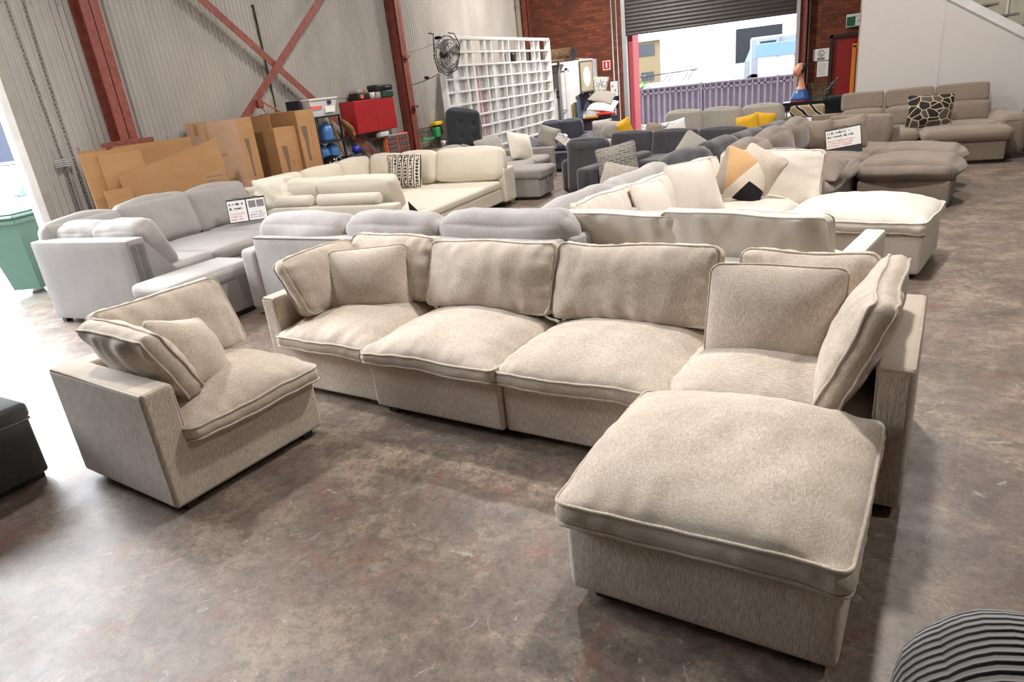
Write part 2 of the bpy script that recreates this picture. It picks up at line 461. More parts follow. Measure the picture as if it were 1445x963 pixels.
def pillow(name, label, mat, loc, rot, w=.45, d=.45, t=.09, seed=1, group=None, welt=0, cat='pillow', pinch=.05, **k):
    b, p_ = cushion(w, d, band=.014, crown=t, r=.055, pinch=pinch, seed=seed, nx=26, ny=26, q=.75, p=2.2, welt=welt, wamp=.015, wr=.008, **k)
    o = b.build(name, mat, None, loc, rot, smooth=True); tag(o, label, cat, group)
    if p_.v: p_.build('piping', mat if not isinstance(mat, (list, tuple)) else mat[0], o, smooth=True)
    return o
# ------------------------------------------------------------------ the building
XL = -8.8; YB = 21.0; ZC = 7.0; XR = 9.0; YF = -6.0; YO = 5.14   # left wall, back wall, roof, right, front, edge of left opening
structure(MB().box((XL-.05, YF, -.2), (XR, YB+.3, 0)).build('floor', M_floor))
structure(MB().box((-60, -40, -.25), (60, 70, -.205)).build('trim_1', M_conc_out))
structure(MB().box((-60, -40, -.2), (XL-.05, 60, -.01)).build('trim_2', M_conc_out))
structure(MB().box((XL-.05, YB+.3, -.2), (60, 60, -.01)).build('trim_3', M_conc_out))
structure(MB().box((XL-.4, YF, ZC), (XR, YB+.3, ZC+.1)).build('ceiling', plain('roof_lining', (.24, .23, .22), .7)))
# left wall: corrugated sheet with a slot
def corr(mb, y0, y1, z0, z1, pitch=.085, amp=.020, x=XL, seg=8):
    n = max(2, int((y1-y0)/pitch*seg)); vs = []
    for i in range(n+1):
        y = y0+(y1-y0)*i/n; xx = x+amp*sin(2*pi*y/pitch)
        vs += [(xx, y, z0), (xx, y, z1)]
    mb.add(vs, [(2*i, 2*i+2, 2*i+3, 2*i+1) for i in range(n)])
w = MB()
corr(w, YO+.13, 9.46, 0, ZC); corr(w, 9.54, YB, 0, ZC); corr(w, 9.46, 9.54, 0, 1.84); corr(w, 9.46, 9.54, 3.54, ZC)
corr(w, YF, YO+.13, 4.9, ZC); corr(w, YF, 1.0, 0, 4.9)
structure(w.build('wall_left', M_corr, smooth=True))
sc = MB()
for z in (1.72, 3.405, 5.0):
    y = 5.5
    while y < YB:
        sc.lathe([(.011, 0), (.011, .006), (.004, .012)], 6, M=Matrix.Translation((XL+.010, y, z)) @ Matrix.Rotation(R(90), 4, 'Y')); y += .34
structure(sc.build('trim_4', M_galv))
# jamb of the left opening: white steel frame and a render strip
structure(MB().bbox((XL-.10, YO-.04, 0), (XL+.03, YO+.06, 4.9), .006).build('trim_5', M_white_g))
structure(MB().box((XL-.1, YO+.06, 0), (XL+.02, YO+.16, 4.9)).build('trim_6', plain('grey_render', rgb('#9b958d'), .85)))
structure(MB().box((XL-.2, YF, 4.7), (XL+.05, YO+.23, 4.95)).build('trim_7', M_galv))
# back wall: brick around the roller door and the exit door
DX0, DX1, DZ = -5.70, -1.06, 5.2
b = MB(); b.box((XL-.1, YB, 0), (DX0, YB+.22, ZC)); b.box((DX0, YB, DZ), (DX1, YB+.22, ZC)); b.box((DX1, YB, 0), (-.22, YB+.22, ZC))
b.box((-.22, YB, 2.12), (.72, YB+.22, ZC)); b.box((.72, YB, 0), (XR, YB+.22, ZC))
structure(b.build('wall_back', M_brick))
structure(MB().box((XR, YF, 0), (XR+.1, YB+.3, ZC)).build('wall_right', M_dimwall))
structure(MB().box((XL-.1, YF-.1, 0), (XR, YF, ZC)).build('wall_front', M_dimwall))
# roller shutter
s_ = MB(); n = 150; vs = []
for i in range(n+1):
    z = 2.82+(DZ+.1-2.82)*i/n; y = YB+.03+.014*abs(sin(pi*(z-2.82)/.10))
    vs += [(DX0, y, z), (DX1, y, z)]
s_.add(vs, [(2*i, 2*i+1, 2*i+3, 2*i+2) for i in range(n)])
s_.box((DX0, YB+.015, 2.79), (DX1, YB+.06, 2.83))
structure(s_.build('door_1', plain('bronze_shutter', rgb('#3a3634'), .45, .2), smooth=False))
structure(MB().bbox((DX0-.10, YB-.07, 0), (DX0+.02, YB+.1, DZ), .006).build('trim_8', M_galv))
structure(MB().bbox((DX1-.04, YB-.07, 0), (DX1+.06, YB+.1, DZ), .006).build('trim_9', M_galv))
# exit door
structure(MB().box((-.20, YB+.06, 0), (.70, YB+.10, 2.09)).build('door_2', plain('red_door_paint', rgb('#8e1b16'), .4)))
d = MB(); d.bbox((-.27, YB-.03, 0), (-.19, YB+.12, 2.16), .005); d.bbox((.69, YB-.03, 0), (.77, YB+.12, 2.16), .005); d.bbox((-.27, YB-.03, 2.08), (.77, YB+.12, 2.16), .005)
structure(d.build('trim_10', plain('dark_frame_paint', rgb('#2e1815'), .5)))
# white partition below the stair
pl = MB(); Mp = Matrix.Translation((0, 14.5, 0)) @ Matrix.Rotation(R(90), 4, 'X')
def zst(x): return 2.36-.64*(x-1.70)
pl.prism([(.30, 0), (5.3, 0), (5.3, max(.05, zst(5.3))), (.30, zst(.30))], 0, .1, Mp)
structure(pl.build('wall_partition', M_plaster))
structure(MB().box((1.535, 14.392, 0), (1.56, 14.40, zst(1.56))).build('trim_11', plain('joint_cover', rgb('#c8c1bd'), .7)))
# stair
st = thing('staircase', 'white steel staircase with open grey treads above the white partition', 'staircase', (0, 14.5, 0))
for nm, y in (('stringer', -.13), ('stringer', 1.02)):
    m = MB(); Mm = Matrix.Translation((0, y+.05, 0)) @ Matrix.Rotation(R(90), 4, 'X')
    m.prism([(.1, zst(.1)-.02), (5.1, zst(5.1)-.02), (5.1, zst(5.1)+.13), (.1, zst(.1)+.13)], 0, .05, Mm)
    m.build(nm, M_white_p, st)
for i in range(16):
    x = .25+i*.297; z = zst(x)+.10
    m = MB(); m.bbox((x, -.06, z), (x+.27, 1.0, z+.035), .006); m.box((x, -.06, z-.05), (x+.02, 1.0, z)); m.build('tread', plain('grey_tread', rgb('#6f6a68'), .6), st)
rl = MB()
for y in (1.0,):
    for i in range(5): rl.cyl((.4+i*1.1, y, zst(.4+i*1.1)+.18), (.4+i*1.1, y, zst(.4+i*1.1)+1.1), .02)
    rl.tube([(.2, y, zst(.2)+1.1), (5.0, y, zst(5.0)+1.1)], .022)
rl.build('handrail', M_white_p, st, smooth=True)
structure(MB().box((.30, 15.62, 0), (XR, 15.72, ZC)).build('wall_stair', plain('cream_panel', rgb('#c9c0ae'), .8)))

# steel frame ------------------------------------------------------
def ibeam(mb, L, d=.25, wd=.15, t=.012):
    mb.box((-d/2, -wd/2, 0), (-d/2+t, wd/2, L)); mb.box((d/2-t, -wd/2, 0), (d/2, wd/2, L)); mb.box((-d/2, -t/2, 0), (d/2, t/2, L))
def column(y, label, x=XL+.19, L=6.98, d=.20, wd=.26):
    m = MB(); ibeam(m, L, d, wd); o = thing('steel_column', label, 'steel column', (x, y, 0)); m.build('beam', M_rust, o)
    q = MB(); q.box((-.2, -.15, 0), (.17, .15, .02)); q.build('base_plate', M_rust, o); return o
c1 = column(6.40, 'rust red steel column nearest the left doorway, behind folded cardboard')
m = MB(); m.bbox((.10, -.42, 1.66), (.18, .30, 1.74), .004); m.box((.10, -.40, 1.70), (.182, .28, 1.705)); m.build('bracket', M_rust, c1)
c2 = column(13.42, 'rust red steel column just right of the red wall cabinet', d=.24, wd=.20)
m = MB(); m.box((.13, -.03, 1.60), (.20, .12, 1.66)); m.build('bracket', M_rust, c2); m = MB(); m.box((.13, -.1, 2.62), (.2, .06, 2.68)); m.build('bracket', M_rust, c2)
column(YB-.35, 'rust red steel column in the far corner beside the brick wall', wd=.2)
c4 = column(YB-.14, 'rust red steel column on the right of the roller door', x=-.92, d=.17, wd=.16)
def brace(a, b, label):
    a, b = Vector(a), Vector(b); L = (b-a).length; dr = (b-a).normalized()
    zx = Vector((1, 0, 0)); yx = dr.cross(zx).normalized()
    Mx = Matrix((( *zx, 0), (*yx, 0), (*dr, 0), (0, 0, 0, 1))).transposed(); Mx.translation = a
    m = MB(); m.box((-.004, -.06, 0), (.006, .06, L), Mx); m.box((-.09, -.06, 0), (.004, -.05, L), Mx)
    o = m.build('brace', M_rust); return tag(o, label, 'steel brace')
brace((XL+.22, 6.55, 4.83), (XL+.22, 12.74, .15), 'rust red diagonal brace running down right behind the red cabinet')
b2 = brace((XL+.26, 13.1, 5.24), (XL+.26, 7.4, 1.0), 'rust red diagonal brace running down left behind the tall boxes')
CL = thing('clamp', 'orange handled clamp hooked on the left leaning brace', 'clamp', (XL+.30, 8.88, 2.02))
MB().bbox((-.05, -.05, -.07), (.03, .06, .06), .01).build('jaw', M_rust, CL)
m = MB(); m.cyl((0, .05, .03), (.20, .20, -.16), .014); m.build('grip', plain('clamp_orange', rgb('#b0603c'), .5), CL, smooth=True)
m = MB(); m.cyl((0, 0, -.05), (.02, .28, -.34), .010); m.build('rod', M_galv, CL, smooth=True)
for k, y in enumerate((6.9, 10.2, 12.8)): pass
# horizontal girts on the wall above, out in the open bay
g = MB(); g.box((XL+.02, YF, 5.0), (XL+.12, YB, 5.12)); tag(g.build('girt', M_rust), 'rust red horizontal rail high along the corrugated wall', 'steel rail')
# slot with mossy downpipe; an added black sheet behind paints the gap's shade
m = MB(); m.box((XL-.10, 9.36, 1.7), (XL-.09, 9.80, 3.7)); structure(m.build('slot_dark_sheet', M_ink))
m = MB(); m.tube([(XL-.02, 9.515, 1.6), (XL-.02, 9.50, 3.50)], .024, 10)
tag(m.build('downpipe', plain('mossy_pipe', rgb('#7d8058'), .8, var=.5), smooth=True), 'moss stained pipe showing through the slot in the corrugated wall', 'pipe')
m = MB(); m.tube([(XL+.10, 20.25, 2.6), (XL+.10, 20.25, 6.9)], .075, 14)
for z in (3.0, 3.9, 5): m.tube([(XL+.10, 20.25, z), (XL+.10, 20.25, z+.05)], .09, 14)
m.tube([(XL+.10, 20.25, 0), (XL+.10, 20.25, 2.6)], .075, 14)
tag(m.build('vent_pipe', plain('tan_pipe', rgb('#8d8270'), .6), smooth=True), 'tan vertical pipe on the corrugated wall near the brick corner', 'pipe')
# chains
def chain(name, y, ph, label):
    m = MB(); z = 5.0; i = 0
    while z > .35:
        pts = []
        for k in range(10):
            a = 2*pi*k/10; u = .017*cos(a); v = .030*sin(a)
            pts.append((XL+.07+(u if i % 2 else 0), y+(0 if i % 2 else u)+.02*sin(z*1.3+ph), z+v))
        m.tube(pts, .0045, 4, closed=True); z -= .047; i += 1
    return tag(m.build(name, plain('dull_chain', (.20, .19, .18), .5, .7), smooth=True), label, 'chain')
ch = chain('chain', 5.54, 0, 'steel chain nearest the doorway, with a hooked bundle near its lower end')
m = MB()
for k in range(4): m.tube([(XL+.06, 5.45+.003*k, 1.52+.025*k), (XL+.09, 5.55, 1.53+.025*k), (XL+.06, 5.64, 1.52+.02*k)], .009, 6)
m.build('hook', M_galv, ch, smooth=True)
chain('chain', 5.72, 2, 'plain hanging steel chain, the one nearer the rust red column')
# conduits, signs and fittings on the brick
m = MB()
m.tube([(-6.09, YB-.03, 0), (-6.09, YB-.03, 6.9)], .022, 8)
tag(m.build('conduit', M_galv, smooth=True), 'grey conduit left of the roller door, the one through the switch box', 'conduit')
m = MB(); m.tube([(-5.95, YB-.03, 0), (-5.95, YB-.03, 6.9)], .018, 8)
tag(m.build('conduit', M_galv, smooth=True), 'thin grey conduit between the switch box and the roller door jamb', 'conduit')
m = MB(); m.tube([(-.78, YB-.03, 1.0), (-.78, YB-.03, 6.9)], .014, 8)
tag(m.build('conduit', M_white_p, smooth=True), 'thin white conduit beside the red column right of the roller door', 'conduit')
t_ = thing('switch_box', 'grey control box on the conduit left of the roller door', 'control box', (-6.08, YB-.05, 1.18))
MB().bbox((-.11, -.09, 0), (.11, 0, .42), .01).build('housing', M_white_p, t_)
m = MB(); m.cyl((-.04, -.09, .30), (-.04, -.115, .30), .022); m.cyl((.04, -.09, .18), (.04, -.115, .18), .022); m.build('button', M_redcab, t_)
m = MB(); m.bbox((-.04, -.1, -.22), (.08, 0, -.04), .01); m.build('plug', M_blk, t_)
def man(mb, cx, cz, s, y, mat):
    """running figure made of limbs on a sign, facing right"""
    def bar(a, b, wd):
        a = Vector((a[0], 0, a[1])); b_ = Vector((b[0], 0, b[1])); dr = (b_-a).normalized(); nn = Vector((-dr.z, 0, dr.x))*wd/2
        P = [a+nn, a-nn, b_-nn, b_+nn]; P = [(cx+p.x*s, y, cz+p.z*s) for p in P]; mb.quad(*P, mat=mat)
    bar((0, .15), (.05, .55), .2); bar((0, .2), (-.3, -.05), .12); bar((-.3, -.05), (-.5, -.3), .1); bar((0, .2), (.28, .02), .12); bar((.28, .02), (.18, -.4), .1)
    bar((.04, .5), (-.28, .42), .09); bar((-.28, .42), (-.35, .2), .08); bar((.05, .5), (.32, .38), .09)
    pts = [(cx+(.14+.11*cos(a))*s, y, cz+(.75+.11*sin(a))*s) for a in [k*pi/4 for k in range(8)]]; mb.add(pts, [tuple(range(8))], mat)
es = thing('exit_sign', 'green running man exit sign above the red door', 'exit sign', (.30, YB-.02, 2.30))
MB().bbox((-.21, -.08, 0), (.34, 0, .30), .01).build('housing', M_white_p, es)
m = MB(); m.box((-.20, -.085, .02), (.33, -.08, .24), mat=0); m.quad((.0, -.087, .03), (.19, -.087, .03), (.19, -.087, .23), (0, -.087, .23), mat=1); man(m, .10, .10, .12, -.089, 0)
m.build('panel', [plain('sign_green', rgb('#0e5c37'), .5), M_white_p], es)
def scribble(mb, x0, z0, w_, h, rows, seed, y, mat=0, thick=.1):
    rnd = random.Random(seed); rh = h/rows
    for r_ in range(rows):
        x = x0; zc = z0+h-(r_+.5)*rh
        while x < x0+w_*rnd.uniform(.7, 1):
            wd = rh*rnd.uniform(.25, .55); hh = rh*rnd.uniform(.25, .7); th = rh*thick
            k = rnd.randint(0, 3)
            def q(ax, az, bx, bz):
                dx, dz = bx-ax, bz-az; L = sqrt(dx*dx+dz*dz) or 1; nx_, nz_ = -dz/L*th/2, dx/L*th/2
                mb.quad((ax+nx_, y, az+nz_), (ax-nx_, y, az-nz_), (bx-nx_, y, bz-nz_), (bx+nx_, y, bz+nz_), mat=mat)
            q(x, zc-hh/2, x+wd*.4, zc+hh/2)
            if k != 0: q(x+wd*.4, zc+hh/2, x+wd, zc-hh/2)
            if k > 1: q(x+wd*.1, zc, x+wd*.9, zc+hh*.1)
            x += wd*1.15
            if rnd.random() < .18: x += rh*.4
m = MB(); m.box((-.65, YB-.012, 1.57), (-.27, YB-.004, 1.86), mat=0)
pts = [(-.46+.085*cos(a), YB-.014, 1.745+.085*sin(a)) for a in [k*pi/8 for k in range(16)]]; m.add(pts, [tuple(range(16))], 1)
pts = [(-.46+.062*cos(a), YB-.016, 1.745+.062*sin(a)) for a in [k*pi/8 for k in range(16)]]; m.add(pts, [tuple(range(16))], 0)
m.box((-.49, YB-.018, 1.70), (-.465, YB-.016, 1.79), mat=1); m.box((-.465, YB-.018, 1.70), (-.42, YB-.016, 1.725), mat=1); m.box((-.55, YB-.014, 1.585), (-.37, YB-.013, 1.645), mat=1)
tag(m.build('notice', [M_paper, M_inkg]), 'white sign with a dark round emblem, left of the red exit door', 'sign')
m = MB(); m.box((-.54, YB-.012, 1.17), (-.26, YB-.004, 1.55), mat=0); scribble(m, -.5, 1.2, .2, .3, 9, 3, YB-.0135, 1)
tag(m.build('notice', [M_paper, M_inkg]), 'plain printed sheet taped to the brick below the round emblem sign', 'sign')
m = MB(); m.box((-6.43, YB-.012, 1.94), (-6.20, YB-.004, 2.20), mat=0); m.box((-6.41, YB-.014, 1.96), (-6.22, YB-.012, 2.18), mat=1)
m.box((-6.335, YB-.016, 2.0), (-6.295, YB-.014, 2.14), mat=0); m.box((-6.33, YB-.016, 2.14), (-6.30, YB-.014, 2.155), mat=0)
tag(m.build('fire_sign', [M_paper, plain('sign_red', rgb('#c62017'), .5)]), 'red fire extinguisher sign high on the brick wall', 'sign')
m = MB(); m.box((-6.30, YB-.012, 1.03), (-6.10, YB-.004, 1.28), mat=0); pts = [(-6.21+.07*cos(a), YB-.014, 1.18+.07*sin(a)) for a in [k*pi/8 for k in range(16)]]; m.add(pts, [tuple(range(16))], 1)
tag(m.build('fire_sign', [M_paper, MATS['sign_red']]), 'small red and white round sign low on the brick behind the bagged pillows', 'sign')
m = MB(); m.bbox((.27, YB-.75, 0), (.36, YB-.68, 1.86), .008); m.bbox((.27, YB-.75, 1.80), (.38, YB-.66, 1.90), .01)
tag(m.build('timber_post', plain('orange_timber', rgb('#d98326'), .5)), 'orange timber post standing between the red door and the white partition', 'post')
# roof lamps
for i, (x, y, z, p) in enumerate(BAYS):
    m = MB(); m.lathe([(.06, .14), (.09, .10), (.24, -.10), (.27, -.15), (.25, -.15), (.08, .08)], 20); 
    names = ['over the lone corner chair', 'over the white sectional', 'over the ivory sofa bed', 'over the grey rear sofas', 'near the brick wall, unseen and added to brighten the cubicle', 'over the open floor on the right', 'behind the photographer']
    L_ = thing('high_bay_lamp', 'bell shaped roof lamp hanging '+names[i], 'lamp', (x, y, z))
    m.build('shade', M_galv, L_, smooth=True); MB().cyl((0, 0, .1), (0, 0, ZC-z), .012).build('hanger', M_galv, L_)

# ------------------------------------------------------------------ outside, through the left opening
m = MB(); m.box((-26, -6, 0), (-25.6, 30, 4.2)); structure(m.build('wall_block', plain('blue_grey_block', rgb('#5a6072'), .9)))
bn = thing('wheelie_bin', 'green wheelie bin standing outside the left doorway', 'wheelie bin', (-9.55, 5.22, 0), R(20))
m = MB(); b0, b1 = (.19, .20), (.27, .33)
vs = [(sx*b0[0], sy*b0[1], .06) for sx, sy in ((-1, -1), (1, -1), (1, 1), (-1, 1))]+[(sx*b1[0], sy*b1[1], .96) for sx, sy in ((-1, -1), (1, -1), (1, 1), (-1, 1))]
m.add(vs, [(3, 2, 1, 0), (0, 1, 5, 4), (1, 2, 6, 5), (2, 3, 7, 6), (3, 0, 4, 7), (4, 5, 6, 7)])
m.bbox((-.30, -.36, .92), (.30, .36, .98), .01)
M_bin = plain('bin_green', rgb('#4f7062'), .5)
m.build('body', M_bin, bn)
m = MB(); m.bbox((-.31, -.38, .985), (.31, .37, 1.03), .02); m.bbox((-.25, -.31, 1.03), (.25, .30, 1.055), .02); m.build('lid', M_bin, bn)
m = MB(); m.cyl((-.27, .42, .95), (.27, .42, .95), .016); m.box((-.25, .35, .93), (-.22, .43, .96)); m.box((.22, .35, .93), (.25, .43, .96)); m.build('handle', M_bin, bn)
for sx in (-1, 1): MB().cyl((sx*.22, .24, .10), (sx*.27, .24, .10), .10, 18).build('wheel', M_blk, bn)
# white car (nose towards the camera side)
car = thing('car', 'white car parked in the rain outside the left doorway', 'car', (-14.6, 8.6, 0), R(4))
M_carw = plain('car_white', (.75, .76, .78), .2, Coat_Weight=.8); M_glass = plain('tinted_glass', rgb('#86a4a4'), .08, Coat_Weight=.6)
prof = [(-2.1, .28, .62, .70), (-1.95, .25, .70, .80), (-1.5, .25, .82, .86), (-.9, .25, .93, .90), (-.1, .25, .98, .90), (1.2, .25, .98, .90), (1.9, .25, .96, .86), (2.1, .3, .85, .78)]
m = MB(); vs = []; ns = len(prof)
for x, z0, z1, hw in prof:
    sec = [(-hw*.96, z0), (-hw, z0+.2), (-hw, z1-.25), (-hw*.93, z1-.05), (-hw*.7, z1), (0, z1+.03), (hw*.7, z1), (hw*.93, z1-.05), (hw, z1-.25), (hw, z0+.2), (hw*.96, z0)]
    vs += [(y, x, z) for y, z in sec]
k = 11; fs = [(i*k+j, i*k+(j+1) % k, (i+1)*k+(j+1) % k, (i+1)*k+j) for i in range(ns-1) for j in range(k)]+[tuple(range(k)), tuple(range((ns-1)*k, ns*k))[::-1]]
m.add(vs, fs); m.build('body', M_carw, car, smooth=True)
m = MB(); vs = []
for x, z, hw in ((-.95, .93, .80), (-.25, 1.42, .62), (.9, 1.46, .62), (1.85, .97, .76)): vs += [(-hw, x, z), (hw, x, z)]
vs += [(-.82, -.9, .9), (.82, -.9, .9), (-.82, 1.8, .9), (.82, 1.8, .9)]
m.add(vs, [(0, 1, 3, 2), (4, 5, 7, 6), (0, 2, 4, 6, 10, 8), (1, 9, 11, 7, 5, 3), (8, 9, 1, 0), (6, 7, 11, 10)]); m.build('window_glass', M_glass, car)
m = MB(); m.bbox((-.61, -.24, 1.42), (.61, .92, 1.49), .03); m.build('roof', M_carw, car)
for sx in (-1, 1):
    for y in (-1.35, 1.35): MB().cyl((sx*.70, y, .31), (sx*.91, y, .31), .31, 24).build('wheel', M_blk, car, smooth=False)
m = MB(); m.bbox((-.75, -2.13, .52), (-.45, -2.05, .64), .02); m.bbox((.45, -2.13, .52), (.75, -2.05, .64), .02); m.build('headlight', M_glass, car)
m = MB(); m.bbox((-.72, -2.16, .22), (.72, -2.0, .42), .03); m.build('bumper', M_blk, car)

# ------------------------------------------------------------------ outside, through the roller door
m = MB(); m.box((-5.76, YB+.22, 0), (-5.56, YB+.9, 3.2)); structure(m.build('wall_pier', plain('pink_brick_pier', rgb('#a8474d'), .8)))
fe = thing('fence', 'mauve grey corrugated metal fence across the yard behind the roller door', 'fence', (0, 24.5, 0))
M_fence = plain('fence_mauve', rgb('#8d8697'), .5)
for k in range(5):
    x0 = -8.9+k*2.38; m = MB(); n = 84; vs = []
    for i in range(n+1):
        x = x0+2.34*i/n; ph = (x/.19) % 1; y = .035 if ph < .5 else (-.035 if .58 < ph < .92 else 0)
        vs += [(x, y, .02), (x, y, 1.18)]
    m.add(vs, [(2*i, 2*i+2, 2*i+3, 2*i+1) for i in range(n)]); m.build('panel', M_fence, fe)
    m = MB(); m.box((x0-.03, -.04, 1.16), (x0+2.36, .04, 1.21)); m.box((x0-.03, -.035, 1.0), (x0+2.36, -.015, 1.06)); m.build('rail', M_fence, fe)
    m = MB(); m.box((x0-.04, -.045, 0), (x0+.02, .045, 1.24)); m.build('post', M_fence, fe)
YF2 = 45
wb = thing('warehouse', 'large white industrial building beyond the fence with a dark roller opening', 'building', (0, YF2+1, 0))
m = MB(); m.box((-10.3, 0, -.0), (8, .3, 9)); m.build('wall', M_awall, wb)
m = MB(); m.box((-5.75, -.06, 1.5), (-3.15, .0, 3.4)); m.build('opening', plain('dark_opening', rgb('#15171f'), .8), wb)
m = MB(); m.box((-9.2, -.05, .1), (-8.9, 0, 1.2)); m.build('door', M_white_p, wb)
bb = thing('beige_building', 'beige clad building beyond the fence at the left of the roller doorway', 'building', (0, YF2+8, 0))
m = MB(); m.box((-17, 0, 0), (-10.6, 4, 3.6)); m.build('wall', plain('beige_clad', rgb('#77694f'), .8), bb)
for x0, z0, x1, z1 in ((-13.6, 2.6, -12.3, 3.4), (-13.3, .9, -12.4, 1.5)): MB().box((x0, -.05, z0), (x1, 0, z1)).build('window', plain('far_glass', rgb('#30353c'), .2), bb)
m = MB(); m.box((-17, -.3, 3.6), (-10.6, 4.2, 3.8)); m.build('roof', M_galv, bb)
# truck
M_trk = plain('truck_enamel', rgb('#7d848c'), .4)
tk = thing('truck', 'white refrigerated truck parked in front of the dark opening', 'truck', (-3.6, YF2-3, 0), R(0))
m = MB(); m.bbox((-.9, 0, .5), (1.7, 2.2, 2.75), .08); m.build('box', M_trk, tk)
m = MB(); m.prism([(-1.25, .45), (-.2, .45), (-.2, 2.35), (-.85, 2.35), (-1.2, 1.5)], 0, 2.0, Matrix.Translation((0, 2.1, 0)) @ Matrix.Rotation(R(90), 4, 'X')); m.build('cab', M_trk, tk)
m = MB(); m.add([(-1.17, -.0, 1.55), (-.55, -.0, 1.55), (-.55, -.0, 2.15), (-.88, -.0, 2.15)], [(0, 1, 2, 3)]); m.build('window_glass', M_glass, tk, (0, .09, 0))
m = MB(); m.bbox((-.5, -.3, 2.2), (.6, .1, 2.7), .05); m.build('cooling_unit', M_trk, tk); MB().box((-.35, -.31, 2.4), (.45, -.29, 2.5)).build('grille', M_blk, tk)
for x in (-.7, 1.1): MB().cyl((x, .0, .45), (x, .25, .45), .45, 20).build('wheel', M_blk, tk)
aw = thing('awning', 'pale blue fascia over the white shopfront right of the truck', 'awning', (-3.0, YF2-5, 0))
m = MB(); m.bbox((-1.05, 0, 1.72), (1.6, 1.2, 2.36), .02); m.build('fascia', plain('pale_blue', rgb('#5c7a99'), .5), aw)
m = MB(); m.box((-.9, .3, 0), (1.6, .35, 1.72)); m.build('shopfront', M_white_g, aw); m = MB(); m.box((.05, .26, 0), (.09, .3, 1.72)); m.box((.85, .26, 0), (.89, .3, 1.72)); m.build('mullion', M_galv, aw)
# bush
def bush(loc, r, label, n=900, seed=4):
    rnd = random.Random(seed); m = MB()
    for i in range(n):
        th = rnd.uniform(0, 2*pi); ph = math.acos(rnd.uniform(-1, 1)); rr = r*rnd.uniform(.55, 1)*(1+.2*nz(th*2, ph*2, seed))
        c = Vector((rr*sin(ph)*cos(th)*1.2, rr*sin(ph)*sin(th), rr*cos(ph)*.8+r*.7)); u = Vector([rnd.uniform(-1, 1) for _ in range(3)]).normalized(); v = u.orthogonal().normalized(); s = r*.09
        m.add([c-u*s, c+v*s*.6, c+u*s, c-v*s*.6], [(0, 1, 2, 3)])
    o = m.build('bush', plain('leaf_green', rgb('#4d7428'), .6, var=.3), None, loc); return tag(o, label, 'bush')
bush((-7.75, 28.0, 0), 1.05, 'bright green leafy bush behind the fence at the left')
lr = MB()
for y in (0, 1.2):
    lr.tube([(-1.3, y, 1.45), (1.2, y, 1.55)], .03, 6)
    for x in (-.9, 0, .95): lr.tube([(x, y, 1.45), (x-.25, y, 1.1)], .025, 6)
for x in (-1.2, -.4, .4, 1.1): lr.tube([(x, 0, 1.5), (x, 1.2, 1.5)], .025, 6)
ut = thing('utility_vehicle', 'white utility vehicle with a dark ladder rack parked behind the fence', 'vehicle', (-7.3, 34, 0))
lr.build('ladder_rack', M_blkm, ut, smooth=True); m = MB(); m.bbox((-2.2, -.1, .35), (1.3, 1.5, 1.12), .1); m.build('body', M_carw, ut)
for x in (-1.5, .7): MB().cyl((x, -.15, .33), (x, .1, .33), .33, 18).build('wheel', M_blk, ut)
